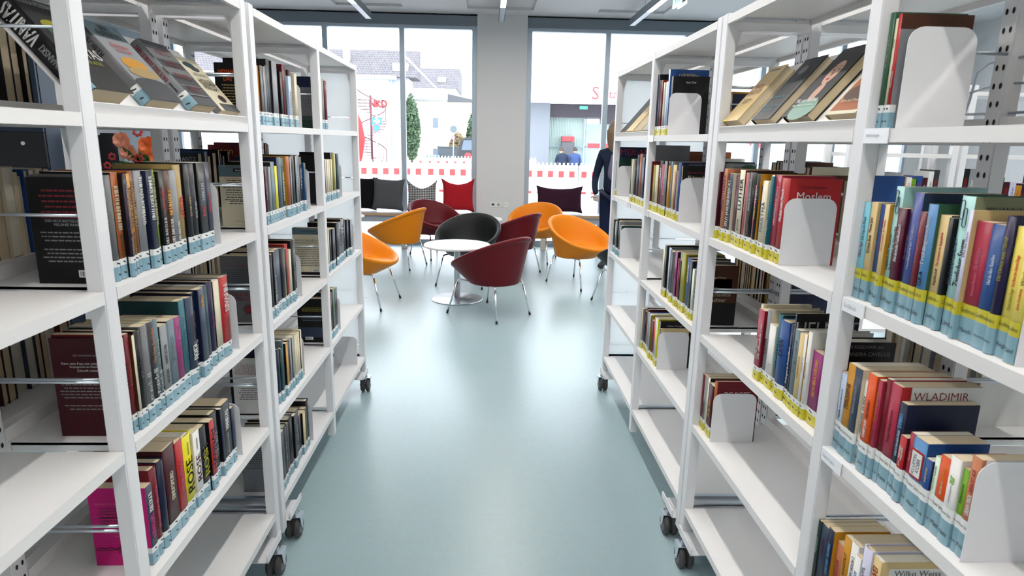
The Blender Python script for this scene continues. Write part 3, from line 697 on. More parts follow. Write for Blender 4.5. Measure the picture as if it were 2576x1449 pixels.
# yellow house
o = thing('yellow_house', 'pale yellow house with small windows and grey roof behind the bins', 'building', (-6.0, 48, GZ))
YEL = mat('pale_yellow_render', (.80, .68, .48), .8, var=.03, scale=2)
part('facade', o, YEL, ((-.0, 0, 0), (5.3, 7, 4.6))); bm = BM(); prism(bm, [(-.05, 4.6), (-.05, 4.75), (3.2, 4.98), (7, 4.98), (7, 4.6)], -.05, 3.1, 'x'); obj('flat_roof_edge', bm, mat('grey_roof_edge', (.30, .30, .30), .6), o)
bm = BM(); prism(bm, [(0, 0), (0, .55), (2.2, .12), (2.2, 0)], -.1, 7, 'y'); 
for v in bm.verts: v.co.x += 3.1; v.co.z += 4.6
obj('sloped_roof', bm, mat('dark_roof_edge', (.10, .10, .11), .6), o)
for z in (2.75, .6):
    f = part('window', o, mat('house_window_frame', (.55, .55, .5), .6), ((2.0, -.06, z), (2.45, 0, z+.75))); part('pane', f, WINB, ((2.04, -.08, z+.04), (2.41, -.061, z+.71)))
o = thing('grey_roofed_house', 'white house with grey tiled roof and skylight behind the yellow house', 'building', (-6.2, 56, GZ))
part('facade', o, WH, ((-.4, 0, 0), (3.5, 8, 6.1))); bm = BM(); prism(bm, [(0, 6.1), (3, 8.0), (8, 8.0), (8, 6.1)], -.6, 3.7, 'x'); obj('roof', bm, RT_, o)
bm = BM(); prism(bm, [(.8, 6.66), (1.5, 7.1), (1.5, 7.16), (.8, 6.72)], 1.9, 2.6, 'x'); obj('skylight', bm, mat('skylight_glass', (.6, .65, .7), .2), o)
# trees
def leaves(name, parent, m, c, r, n, rnd, sz):
    bm = BM()
    for _ in range(n):
        d = Vector((rnd.gauss(0, 1), rnd.gauss(0, 1), rnd.gauss(0, 1))).normalized()*(rnd.random()**.45)
        p = Vector((c[0]+d.x*r[0]*(1-.35*max(0, d.z)), c[1]+d.y*r[1], c[2]+d.z*r[2])); a = Vector((rnd.uniform(-1, 1), rnd.uniform(-1, 1), rnd.uniform(-1, 1))).normalized(); b = a.orthogonal().normalized()
        s = sz*rnd.uniform(.6, 1.3); bm.faces.new([bm.verts.new(p+a*s*u+b*s*v*.6) for u, v in ((-1, 0), (0, -1), (1, 0), (0, 1))])
    return obj(name, bm, m, parent)
rnd = random.Random(3)
LF = mat('evergreen_foliage', (.075, .13, .065), .7, var=.4, scale=3); LO = mat('autumn_foliage', (.30, .22, .12), .7, var=.3, scale=3); TR = mat('tree_bark', (.12, .08, .05), .8)
for lab, x, y, r, h, m in (('dense green conifer beside the white shop building', -5.08, 44.0, (.62, .6, 2.2), 2.7, LF), ('brownish bare tree right of the yellow house', -2.15, 47.0, (.6, .6, .9), 1.6, LO), ('green conifer at the edge of the left window', -.95, 44.5, (.5, .55, 1.7), 2.2, LF)):
    o = thing('tree', lab, 'tree', (x, y, GZ), group='trees across the street'); leaves('crown', o, m, (0, 0, h), r, 2600, rnd, .12); bm = BM(); tube(bm, [(0, 0, 0), (0, 0, h)], .1, 8); obj('trunk', bm, TR, o)
# bins
for lab, px, w, h, c in (('green wheeled bin between conifer and blue bin', 1082, .62, 1.0, (.16, .34, .24)), ('blue wheeled bin beside the green bin', 1095, .42, 1.0, (.14, .30, .55)), ('large dark refuse container in front of the yellow house', 1127, 1.25, 1.5, (.07, .08, .09)), ('low yellow bin right of the dark container', 1150, .7, .8, (.75, .62, .2))):
    yb_ = {1082: 38, 1095: 39, 1127: 40, 1150: 41.2}[px]; x = at(px, 380, 'y', yb_)[0]; o = thing('refuse_bin', lab, 'bin', (x, yb_, GZ), group='refuse bins across the street'); m = mat('bin_%d' % px, c, .5)
    bm = BM(); prism(bm, [(-w*.43, .06), (w*.43, .06), (w*.5, h), (-w*.5, h)], 0, .7, 'y'); bmesh.ops.recalc_face_normals(bm, faces=bm.faces); obj('bin_body', bm, m, o)
    bm = BM(); prism(bm, [(-w*.53, h), (w*.53, h), (w*.53, h+.05), (-w*.53, h+.05)], -.04, .74, 'y'); bmesh.ops.recalc_face_normals(bm, faces=bm.faces); obj('lid', bm, m, o)
    bm = BM()
    for s in (-1, 1): lathe(bm, [(.08, s*w*.3), (.08, s*w*.3+.05)], (0, .55, .08), 12, axis='x')
    obj('wheels', bm, INK, o)
# signs
def sign(name, lab, px, py, y, r, kind):
    p = at(px, py, 'y', y); o = thing(name, lab, 'sign', (p[0], y, GZ), group='street signs outside'); z = p[2]-GZ
    bm = BM(); tube(bm, [(0, 0, 0), (0, 0, z+r+.5)], .035, 8); obj('post', bm, mat('galvanised_post', (.45, .48, .5), .5), o)
    bm = BM()
    if kind == 'arrow': box(bm, (-r, -.07, z-r*.7), (r, -.05, z+r*.7)); obj('sign_face', bm, mat('blue_sign', (.05, .22, .6), .4), o); bm = BM(); box(bm, (-r*.7, -.075, z-.05), (r*.2, -.071, z+.05)); prism(bm, [(r*.2, z-.16), (r*.75, z), (r*.2, z+.16)], -.075, -.071); obj('arrow_symbol', bm, WH, o)
    elif kind == 'ban':
        lathe(bm, [(r, -.06), (r, -.05)], (0, 0, z), 24, axis='y'); obj('sign_face', bm, mat('red_sign_ring', (.6, .1, .12), .4), o); bm = BM(); lathe(bm, [(r*.78, -.066), (r*.78, -.0605)], (0, 0, z), 24, axis='y'); obj('sign_inner', bm, mat('blue_sign', (.05, .22, .6), .4), o)
    else:
        lathe(bm, [(r, -.06), (r, -.05)], (0, 0, z), 24, axis='y'); obj('sign_face', bm, mat('sign_back_grey', (.14, .18, .2), .5), o)
        p2 = at(px, py+22, 'y', y)[2]-GZ; bm = BM(); lathe(bm, [(r*.5, -.066), (r*.5, -.055)], (0, 0, p2), 20, axis='y'); obj('lower_sign', bm, mat('violet_sign', (.35, .25, .55), .4), o)
sign('street_sign', 'blue rectangular street sign with white arrow near the staircase', 948, 305, 40, .30, 'arrow')
sign('street_sign', 'round red edged no stopping sign below the blue arrow', 947, 322, 39, .24, 'ban')
sign('street_sign', 'dark round street sign on a post before the yellow house', 1141, 325, 36, .19, 'back')
# van
o = thing('van', 'black delivery van with white print at the edge of the left window', 'van', (-.62, 34, GZ)); m = mat('black_van_paint', (.02, .022, .025), .3, coat=.5)
bm = BM(); prism(bm, [(-.95, .35), (-.98, 1.1), (-.80, 1.95), (-.6, 2.1), (1.2, 2.1), (1.2, .35)], 0, 4.6, 'y'); bmesh.ops.recalc_face_normals(bm, faces=bm.faces); bmesh.ops.bevel(bm, geom=list(bm.edges), offset=.06, segments=3, affect='EDGES'); obj('van_body', bm, m, o)
bm = BM(); prism(bm, [(-.74, 1.45), (-.62, 1.95), (.9, 1.95), (.9, 1.45)], -.012, -.002, 'y'); obj('rear_window', bm, WINB, o)
bm = BM(); put_text(bm, 'Z', (.25, -.014, 1.15), (1, 0, 0), (0, 0, 1), .4, .4, bold=.03); lathe(bm, [(.2, -.014), (.2, -.012)], (-.4, 0, 1.15), 6, axis='y'); obj('red_print', bm, mat('red_sign_letters', (.62, .05, .06), .5), o)
bm = BM()
for k in range(4): blurb(bm, (0, -.014, .85-.1*k), (1, 0, 0), (0, 0, 1), 1.1, 1, .1)
for k in range(3): quad(bm, (0, -.014, .82-.12*k), (1, 0, 0), (0, 0, 1), 1.2-.2*k, .05)
obj('white_print', bm, WH, o)
bm = BM()
for s in (-.7, .9): lathe(bm, [(.33, s-.1), (.33, s+.1)], (0, .9, .33), 20, axis='x')
obj('wheels', bm, INK, o)
o = thing('parasol', 'closed red parasol at the left edge of the window view', 'parasol', (at(893, 330, 'y', 24)[0], 24, GZ)); bm = BM(); lathe(bm, [(.02, 1.0), (.22, 1.15), (.36, 1.9), (.26, 2.5), (.05, 3.0)], seg=14); obj('canopy', bm, mat('red_canvas', (.65, .03, .03), .8), o)
bm = BM(); tube(bm, [(0, 0, 0), (0, 0, 3.1)], .03, 8); obj('pole', bm, mat('galvanised_post', (.45, .48, .5), .5), o)
# construction barriers
RW = mat('barrier_white', (.82, .82, .82), .5); RR = mat('barrier_red', (.72, .05, .05), .5)
def barrier(lab, x, y, w=2.0, rows=((1.05, 1.21), (.62, .68))):
    o = thing('construction_barrier', lab, 'barrier', (x, y, GZ), group='red and white construction barriers outside')
    bm = BM(); box(bm, (0, -.02, .12), (w-.03, .02, 1.36))
    k = 0
    while .03+k*.11 < w-.08: box(bm, (.03+k*.11, -.018, 1.36), (.075+k*.11, .018, 1.42)); k += 1
    obj('barrier_panel', bm, RW, o)
    for z0, z1 in rows:
        bm = BM()
        for k in range(7): box(bm, (.06+k*.28, -.026, z0), (.06+k*.28+.14, -.0205, z1))
        obj('red_blocks', bm, RR, o)
    bm = BM()
    for q in (.25, w-.35): box(bm, (q, -.3, 0), (q+.1, .3, .12))
    obj('foot', bm, mat('barrier_foot', (.12, .12, .12), .8), o)
for i, x in enumerate((-5.6, -3.6, -1.6, .4, 2.4, 4.4)):
    barrier(['red and white barrier hidden behind the left bookcase', 'red and white barrier below the shop building', 'red and white barrier below the yellow house', 'red and white barrier behind the pillar and the bank window', 'red and white barrier behind the standing woman',
             'red and white barrier at the far right outside'][i], x, 17)
barrier('farther red and white barrier left of the black van', -2.35, 22, rows=((1.05, 1.25),)); barrier('second farther red and white barrier close to the van', -.33, 22, rows=((1.0, 1.2),))
# bank
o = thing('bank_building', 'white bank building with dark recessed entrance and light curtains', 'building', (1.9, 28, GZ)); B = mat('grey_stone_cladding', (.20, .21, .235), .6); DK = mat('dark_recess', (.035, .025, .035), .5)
part('fascia', o, WH, ((-1.2, -1.2, 3.56), (6.1, 0, 7.0))); part('upper_wall', o, WH, ((-1.2, .5, 7.0), (6.1, 6, 7.2)))
part('grey_pier', o, B, ((-.2, 0, 0), (.72, 2, 3.55))); part('recess_ceiling', o, DK, ((.73, .3, 3.0), (3.2, 2.2, 3.55)), ((3.21, .3, 2.75), (6.1, 2.2, 3.55)))
bm = BM(); x = .74
while x < 2.35: prism(bm, [(x, 1.0), (x+.035, .965), (x+.07, 1.0)], .05, 2.98, 'z'); x += .07
obj('curtain', bm, mat('pale_green_curtain', (.50, .60, .56), .8), o)
part('window_frame', o, GREYM, ((.72, .75, 0), (.76, .85, 3.0)), ((2.36, .75, 0), (2.41, .85, 3.0)), ((4.2, .75, 0), (4.25, .85, 2.75)), ((.76, .75, 1.75), (4.2, .84, 1.78)))
part('side_glass', o, mat('blue_tinted_glass', (.30, .42, .50), .1), ((2.42, .8, .05), (4.19, .82, 2.75))); part('red_band', o, mat('red_sign_letters', (.62, .05, .06), .5), ((2.5, .74, 1.72), (4.1, .79, 1.92)))
part('cash_machine', o, mat('dark_machine', (.10, .10, .11), .4), ((1.32, .55, .2), (1.88, .95, 1.95))); part('machine_header', o, mat('red_sign_letters', (.62, .05, .06), .5), ((1.34, .53, 1.98), (1.86, .95, 2.2)))
part('green_sign', o, mat('green_sign', (.1, .45, .35), .4), ((2.0, .27, 3.33), (2.35, .295, 3.47)))
bm = BM(); xs9 = at(1536, 247, 'y', 26.8)[0]-1.9; put_text(bm, 'Sta', (xs9, -1.22, 3.88), (1, 0, 0), (0, 0, 1), .34, .7); put_text(bm, 'S', (xs9-.62, -1.22, 3.9), (1, 0, 0), (0, 0, 1), .5, .3); obj('shop_lettering', bm, mat('red_sign_letters', (.62, .05, .06), .5), o)
bm = BM(); prism(bm, [(-1.0, 7.2), (1.75, 7.2), (.9, 7.75), (-.2, 8.15), (-1.0, 8.2)], 1.2, 1.5, 'y'); obj('roof_dormer', bm, mat('blue_grey_metal', (.22, .27, .34), .5), o)
bm = BM(); prism(bm, [(-.55, 7.3), (.5, 7.3), (.2, 7.75), (-.55, 7.95)], 1.14, 1.19, 'y'); obj('dormer_window', bm, WH, o)
o = thing('white_tower', 'pale tower building with grey windows above the right bookcase', 'building', (10.3, 48, GZ)); part('facade', o, WH, ((-1.2, 0, 0), (9, 6, 12)))
for k in range(4): part('window', o, mat('grey_blue_pane', (.42, .50, .60), .3), ((-.4, -.05, 7.6+k*1.05), (1.2, 0, 8.3+k*1.05)))
o = thing('red_shopfront', 'red framed shop door and windows across the street at the left', 'building', (-20.5, 33, GZ)); part('facade', o, WH, ((-8, 0, 0), (7, 4, 5)))
for k in range(6): part('door_frame', o, mat('dark_red_frame', (.30, .03, .06), .5), ((-7.6+k*2.1, -.08, 0), (-7.3+k*2.1, 0, 2.6)))
for k in range(5): part('shop_window', o, mat('shop_display', (.30, .38, .42), .4, var=.5, scale=2), ((-7.28+k*2.1, -.05, .2), (-5.52+k*2.1, 0, 2.6)))
o = thing('glass_shopfront', 'glass shopfront with a round red sign outside at the right', 'building', (8.2, 27, GZ)); part('facade', o, WH, ((0, 0, 3.2), (16, 4, 6)))
for k in range(7): part('shop_window', o, mat('shop_display', (.30, .38, .42), .4, var=.5, scale=2), ((.1+k*2.1, 0, .2), (1.95+k*2.1, .05, 3.19)))
bm = BM(); lathe(bm, [(.42, -.1), (.42, -.02)], (3.0, 0, 2.3), 24, axis='y'); obj('round_sign', bm, mat('red_sign_letters', (.62, .05, .06), .5), o)

# ------------------------------------------------------------------ people
SKIN = mat('skin', (.55, .33, .24), .5, spec=.3)
def skin_obj(name, verts, edges, radii, m, parent, root=0, lv=2):
    me = bpy.data.meshes.new(name); me.from_pydata(verts, edges, []); o = bpy.data.objects.new(name, me); COLL.objects.link(o); o.parent = parent
    md = o.modifiers.new('skin', 'SKIN'); md.use_smooth_shade = True
    for i, v in enumerate(me.skin_vertices[0].data):
        r = radii[i]; v.radius = r if isinstance(r, tuple) else (r, r); v.use_root = (i == root)
    sb = o.modifiers.new('sub', 'SUBSURF'); sb.levels = 1; sb.render_levels = lv; me.materials.append(m); return o
def head(parent, c, r, hair, rz=0., long=False):
    bm = BM(); bmesh.ops.create_uvsphere(bm, u_segments=24, v_segments=18, radius=1)
    for v in bm.verts:
        x, y, z = v.co; z2 = z*1.32; w = 1-.22*max(0, -z)**1.3; v.co = Vector((x*r*.80*w, y*r*.95*w+(-.05*r if z < 0 else 0), z2*r))
        if y < -.6 and abs(x) < .22 and -.35 < z < .12: v.co.y -= r*.20*(1-abs(x)/.25)          # nose
    o = obj('head', bm, SKIN, parent, True); o.location = c; o.rotation_euler = (0, 0, rz)
    bm = BM()
    for s in (-1, 1):
        bmesh.ops.create_icosphere(bm, subdivisions=1, radius=r*.13, matrix=Matrix.Translation((s*r*.3, -r*.86, r*.12)))
    obj('eyes', bm, INK, o); bm = BM(); box(bm, (-r*.25, -r*.90, -r*.62), (r*.25, -r*.82, -r*.54)); obj('mouth', bm, mat('lips', (.35, .10, .09), .5), o)
    bm = BM()
    for s in (-1, 1): bmesh.ops.create_icosphere(bm, subdivisions=2, radius=r*.2, matrix=Matrix.Translation((s*r*.80, .0, 0)) @ Matrix.Diagonal((.4, .8, 1.2, 1)))
    obj('ears', bm, SKIN, o)
    bm = BM(); bmesh.ops.create_uvsphere(bm, u_segments=28, v_segments=20, radius=1)
    for v in bm.verts:
        x, y, z = v.co; k = 1.0
        if y < -.25 and z < .55: k = .80
        zz = z*1.36
        if long and z < .1 and y > -.35: zz = z*3.1; k = 1.12-.2*max(0, -z-.5)
        v.co = Vector((x*r*.92*k, y*r*1.06*k+.1*r, zz*r+(.05*r)))
    if not long: bmesh.ops.delete(bm, geom=[v for v in bm.verts if v.co.z < -r*.3], context='VERTS')
    obj('hair', bm, hair, o, True); return o
def hand(parent, wrist, dirv, side, m=SKIN, curl=.5):
    """palm, four fingers of different lengths and a thumb, each a skinned chain"""
    w = Vector(wrist); d = Vector(dirv).normalized(); s = Vector(side).normalized(); n = d.cross(s)
    V = [w, w+d*.045, w+d*.085]; E_ = [(0, 1), (1, 2)]; Rr = [.021, (.034, .017), (.036, .015)]
    for k, (off, ln) in enumerate(((-.027, .066), (-.009, .076), (.009, .070), (.026, .056))):
        b = len(V); p = w+d*.082+s*off
        for j, q in enumerate((0, .4, .72, 1.)):
            V.append(p+d*ln*q*math.cos(curl*q)+n*ln*q*math.sin(curl*q)); Rr.append(.0088-.0012*j)
            E_.append((2 if j == 0 else b+j-1, b+j))
    b = len(V)
    for j, q in enumerate((.2, .6, 1.)):
        V.append(w+d*(.02+.05*q)-s*(.03+.03*q)+n*.012*q); Rr.append(.0105-.001*j); E_.append((1 if j == 0 else b+j-1, b+j))
    return skin_obj('hand', V, E_, Rr, m, parent, 0, 1)
# woman at the right
NAVY = fabric('navy_jacket_cloth', (.012, .020, .042), .2); JEAN = fabric('dark_blue_jeans', (.010, .016, .045), .2)
wp = at(1527, 330, 'y', 7.75); o = thing('person', 'standing woman in a navy jacket and jeans holding a phone behind the right bookcase', 'person', (wp[0]+.13, 7.75, 0), -.35)
bv = [(0, 0, .86), (0, .01, 1.08), (0, .015, 1.25), (0, .01, 1.38), (0, 0, 1.46), (0, -.005, 1.52),
      (-.17, .01, 1.37), (-.215, .02, 1.22), (-.245, .02, 1.10), (-.235, -.06, .99), (-.20, -.15, .90),
      (.17, .01, 1.37), (.215, .02, 1.22), (.25, .03, 1.10), (.25, 0, .96), (.25, -.04, .84)]
be = [(0, 1), (1, 2), (2, 3), (3, 4), (4, 5), (3, 6), (6, 7), (7, 8), (8, 9), (9, 10), (3, 11), (11, 12), (12, 13), (13, 14), (14, 15)]
skin_obj('jacket', bv, be, [(.175, .125), (.145, .11), (.165, .12), (.15, .10), .06, .048, .065, .052, .046, .040, .034, .065, .052, .046, .040, .034], NAVY, o)
lv_ = [(0, 0, .99), (-.095, 0, .86), (-.10, -.01, .48), (-.10, .02, .10), (-.10, -.02, .05), (-.105, -.12, .035), (.095, 0, .86), (.10, -.01, .48), (.10, .02, .10), (.10, -.02, .05), (.105, -.12, .035)]
skin_obj('trousers', lv_[:4]+lv_[6:9], [(0, 1), (1, 2), (2, 3), (0, 4), (4, 5), (5, 6)], [(.16, .12), .10, .066, .056, .10, .066, .056], JEAN, o)
skin_obj('blouse', [(0, -.04, 1.04), (0, -.05, 1.2), (0, -.035, 1.40)], [(0, 1), (1, 2)], [(.10, .105), (.095, .10), (.06, .075)], fabric('grey_lilac_blouse', (.16, .16, .24)), o)
skin_obj('neck', [(0, 0, 1.44), (0, -.01, 1.56)], [(0, 1)], [.05, .048], SKIN, o)
for s in (-1, 1):
    skin_obj('shoe', [(s*.10, .04, .045), (s*.10, -.06, .045), (s*.105, -.17, .032)], [(0, 1), (1, 2)], [.042, .044, (.04, .028)], INK, o)
hd = head(o, (0, -.02, 1.635), .098, mat('dark_blond_hair', (.17, .11, .065), .6, var=.3, scale=60), 1.7, True)
hand(o, (-.195, -.165, .885), (.15, -.8, -.35), (.9, .2, 0), curl=.9); hand(o, (.25, -.045, .82), (0, -.15, -1), (0, 1, 0), curl=.5)
ph = BM(); box(ph, (-.035, -.008, -.07), (.035, .0, .07)); bmesh.ops.bevel(ph, geom=list(ph.edges), offset=.003, segments=2, affect='EDGES')
p = obj('mobile_phone', ph, mat('silver_phone', (.5, .5, .5), .3, .6)); tag(p, 'small silver mobile phone held in the hand of the standing woman', 'phone')
p.location = o.matrix_basis @ Vector((-.165, -.285, .862)); p.rotation_euler = (-1.1, .2, -.35+.3)
# two men at the cash machine
DARKJ = fabric('dark_navy_coat', (.02, .028, .055), .2); BLUEJ = fabric('blue_jacket', (.05, .08, .19), .2)
for lab, px, m, bend_ in (('man in a dark coat seen from behind at the cash machine, left one', 1415, DARKJ, .15), ('man in a blue jacket seen from behind at the cash machine, right one', 1446, BLUEJ, -.05)):
    q = at(px, 380, 'y', 26.4); yq = 26.4+(.75 if px > 1430 else 0); q = at(px, 380, 'y', yq); o = thing('person', lab, 'person', (q[0], yq, GZ), PI, 'men outside at the cash machine')
    v = [(0, 0, .93), (0, .01, 1.12), (0, .0, 1.30), (0, -.01, 1.42), (0, -.03, 1.52), (-.19, 0, 1.39), (-.25, -.02, 1.2), (-.235, -.08, 1.0), (-.16, -.25, 1.02), (.19, 0, 1.39), (.25, -.02, 1.2), (.235, -.08, 1.0), (.16, -.25, 1.04)]
    skin_obj('coat', v, [(0, 1), (1, 2), (2, 3), (3, 4), (3, 5), (5, 6), (6, 7), (7, 8), (3, 9), (9, 10), (10, 11), (11, 12)], [(.19, .13), (.18, .13), (.20, .14), (.17, .11), .06, .08, .065, .055, .045, .08, .065, .055, .045], m, o)
    skin_obj('trousers', [(0, 0, .95), (-.1, 0, .85), (-.11, 0, .48), (-.11, .02, .08), (.1, 0, .85), (.11, 0, .48), (.11, .02, .08)], [(0, 1), (1, 2), (2, 3), (0, 4), (4, 5), (5, 6)], [(.17, .12), .1, .075, .06, .1, .075, .06], INK, o)
    for s in (-1, 1): skin_obj('shoe', [(s*.11, .05, .05), (s*.11, -.14, .04)], [(0, 1)], [.05, .045], INK, o); hand(o, (s*.15, -.27, 1.03), (0, -1, .1), (s, 0, 0), curl=.6)
    head(o, (bend_*.3, -.05, 1.62), .10, mat('short_brown_hair', (.05, .035, .025), .7), 0)
# ------------------------------------------------------------------ sky and light
W = bpy.data.worlds.new('world'); S.world = W; W.use_nodes = True; n = W.node_tree; bg = n.nodes['Background']
tc = n.nodes.new('ShaderNodeTexCoord'); no = n.nodes.new('ShaderNodeTexNoise'); no.inputs['Scale'].default_value = 1.6; no.inputs['Detail'].default_value = 5
mx = n.nodes.new('ShaderNodeMix'); mx.data_type = 'RGBA'; mx.inputs[6].default_value = (.78, .89, 1, 1); mx.inputs[7].default_value = (.88, .95, 1, 1)
n.links.new(tc.outputs['Generated'], no.inputs['Vector']); n.links.new(no.outputs['Fac'], mx.inputs[0]); n.links.new(mx.outputs[2], bg.inputs['Color']); bg.inputs['Strength'].default_value = SKY
# ------------------------------------------------------------------ rows of books on the left
G = 'books on the %s of the %s'
def R_(sg, z, shelf, case, style, ent, **k):
    return row(sg, z, '%s, %s' % (shelf, case), G % (shelf, case), style, ent, **k)
def first_cover(rec, sg, txt, bl=(), boxes=(), margin=.006):
    """printing on the cover that faces the camera: txt = (string, ink, height fraction, letter height, width fraction), bl = blurb blocks"""
    root, t, H, D = rec; rnd = random.Random(len(txt)*7+int(H*1e4))
    yy = -.0006 if sg < 0 else t+.0006; cx = -D/2; ux = (1, 0, 0) if sg < 0 else (-1, 0, 0); uz = (0, 0, 1)
    for k, u0, u1, v0, v1 in boxes:
        bm = BM(); quad(bm, (-D*(1-(u0+u1)/2) if sg < 0 else -D*(u0+u1)/2, yy*(.7 if yy < 0 else 1) - (0 if yy < 0 else .0003), H*(v0+v1)/2), ux, uz, D*abs(u1-u0), H*abs(v1-v0)); obj('cover_picture', bm, cm(k), root)
    for s, k, v, h, wf in txt:
        bm = BM(); put_text(bm, s, (cx, yy*1.2 if yy < 0 else yy+.0002, H*v), ux, uz, h, D*wf, 0); obj('cover_lettering', bm, ink(k), root)
    for k, v, n, lh, wf in bl:
        bm = BM(); blurb(bm, (cx, yy*1.2 if yy < 0 else yy+.0002, H*v), ux, uz, D*wf, n, lh, 0, rnd); obj('cover_small_print', bm, ink(k), root)
def barcode(rec, sg, u=.7, v=.07):
    root, t, H, D = rec; yy = -.0008 if sg < 0 else t+.0008; ux = (1, 0, 0) if sg < 0 else (-1, 0, 0); cx = (-D*(1-u)) if sg < 0 else -D*u
    bm = BM(); quad(bm, (cx, yy, H*v+.006), ux, (0, 0, 1), .038, .015, 0); x = -.015; rnd = random.Random(5)
    while x < .012:
        w = rnd.choice((.0006, .0012)); quad(bm, (cx+ux[0]*x, yy+(-.0002 if sg < 0 else .0002), H*v+.006), ux, (0, 0, 1), w, .010, 1); x += w+rnd.choice((.0006, .001))
    obj('barcode', bm, [TAGW, INK], root)
c1, c2, c3 = 'left near bookcase', 'near bay of left far bookcase', 'far bay of left far bookcase'
Tt = lambda s, k, a=.3, b=1., f=.6, o=0: (s, k, a, b, f, o)
r = R_(-1, Z2, 'second shelf', c1, 'B', [('T', 250, 420, 4.529),
  (195, 130, 'dgr', 'blk', [Tt('TOTE WÄLDER', 'wht', .45, .95)]), (250, 100, 'gry', 'gry'), (325, 65, 'org', 'blk', [Tt('BRENNENDER MIDI', 'crm', .35, .9), Tt('CAY RADEMACHER', 'brn', 0, .3, .4)]),
  (400, 90, 'prp', 'blk', [Tt('MÖRDERISCHER MISTRAL', 'slv', .3, 1), Tt('CAY RADEMACHER', 'slv', 0, .25, .4)]), (447, 80, 'oyl', 'ind', [Tt('TÖDLICHE CAMARGUE', 'brn', .35, .9), Tt('CAY RADEMACHER', 'brn', 0, .3, .4)]),
  (512, 50, 'bor', 'org', [Tt('DUNKLES ARLES', 'tan', .35, .95)]), (570, 45, 'slv', 'blk', [Tt('GEFÄHRLICHE CÔTE BLEUE', 'wht', .35, 1)]), (655, 45, 'nvy', 'nvy', [Tt('EIN LETZTER SOMMER', 'wht', .4, 1)]),
  (725, 35, 'lim', 'ind', [Tt('VERLORENES VERNÈGUES', 'crm', .3, 1, .45)]), (785, 50, 'blk', 'blk', [Tt('FALLWIND', 'red', .5, .85, .5), Tt('TILL RAETHER', 'wht', 0, .4, .5)]),
  (845, 45, 'brn', 'blk', [Tt('NEUNAUGE', 'oyl', .42, .8, .6), Tt('TILL RAETHER', 'wht', 0, .36, .5)]),
  ('T', 420, 400, 4.529), (150, 130, 'slv', 'blk', [Tt('TILL RAETHER', 'wht', 0, .3, .5)]), (222, 70, 'tan', 'tan', [Tt('LARSSON', 'red', .3, .6, .5)]), (306, 60, 'bk2', 'blk', [Tt('RITTER TANZ', 'tan', .3, .6, .4)]),
  (362, 55, 'dgr', 'bk2', [Tt('SCHLAFLIED', 'slv', .25, .5, .45)]), (425, 45, 'bk2', 'blk', [Tt('FANGEN', 'slv', .5, .75, .5), Tt('RODE', 'red', .25, .4, .5)]), (510, 40, 'nvy', 'blk', [Tt('MARIE LEHMANN', 'red', .3, .6, .4)]), ('E', 566)], rnd_seed=11)
first_cover(r[0], -1, [('DER NEUE BESTSELLER VON', 'slv', .60, .0048, .9), ('MELANIE RAABE', 'slv', .565, .005, .55)], [('drd', .88, 6, .0105, .7), ('gry', .49, 3, .008, .8), ('gry', .33, 4, .008, .8)]); barcode(r[0], -1)
r = R_(-1, Z3, 'third shelf', c1, 'B', [('T', 300, 780, 4.39),
  (180, 320, 'wht', 'mar', [Tt('BRENNAN', 'blk', .2, .9, .8)]), (212, 280, 'drd', 'drd', [Tt('TOTENGELD', 'tan', .2, .9, .4)]), (262, 285, 'crm', 'brn', [Tt('FAHR ZUR HÖLLE', 'brn', .2, .9, .4)]), (290, 240, 'blk', 'blk', [Tt('KREUZ', 'gry', .2, .9, .4)]),
  (355, 190, 'gry', 'slv', [Tt('rendell', 'wht', .02, .4, .6)]), (425, 150, 'dgr', 'crm', [Tt('rendell', 'wht', .05, .4, .6), Tt('Das Haus der Stufen', 'sal', .5, .98, .4)]), (500, 110, 'gra', 'crm', [Tt('rendell', 'wht', .02, .32, .6), Tt('Die Werbung', 'gnw', .4, .8, .4)]),
  (555, 190, 'slv', 'dgn', [Tt('HICKMAN', 'dgn', .08, .32, .5), Tt('KOMM ZU MIR', 'dgr', .42, .75, .6)]), (632, 130, 'gra', 'blk', [Tt('VERSPRICH', 'slv', .3, .8, .4)]), (708, 95, 'mag', 'mag', [Tt('LEMAÎTRE DREI TAGE', 'pnk', .05, .98, .35)]),
  ('T', 460, 690, 4.995), (80, 345, 'tea', 'dte', [Tt('MÄDCHEN TOT', 'gra', .2, .9, .35)]), (155, 310, 'slt', 'ind', [Tt('nora', 'wht', .12, .35, .75), Tt('schattenstill', 'brn', .4, .8, .35)]), (245, 245, 'nvy', 'blk', [Tt('nora', 'wht', .12, .35, .75), Tt('der bruder', 'slv', .45, .9, .35)]),
  (288, 200, 'slt', 'nvy', [Tt('ROBERTS', 'oyl', .8, .98, .4)]), (360, 160, 'dte', 'nvy'), (442, 105, 'ind', 'prp', [Tt('AM SEE', 'mag', .35, .55, .35)]), (508, 95, 'crm', 'dgr'), (577, 50, 'red', 'slv', [Tt('RIVALIN', 'wht', .5, .93, .5), Tt('MICHAEL ROBOTHAM', 'mar', .05, .4, .4)]), ('E', 682)], rnd_seed=12)
first_cover(r[0], -1, [('Der erste Fall für Sunday', 'slv', .83, .005, .9), ('Kann eine Frau mit schattenreicher', 'wht', .75, .0052, .95), ('Vergangenheit ein Mädchen ohne', 'wht', .715, .0052, .9), ('Zukunft retten?', 'wht', .68, .0052, .45)],
            [('gry', .60, 7, .0072, .9), ('gry', .32, 2, .008, .8)])
first_cover(r[10] if len(r) > 10 else r[0], -1, [('Sein Lächeln war freundlich,', 'dte', .86, .006, .7), ('seine Augen dunkel.', 'dte', .81, .006, .5)])
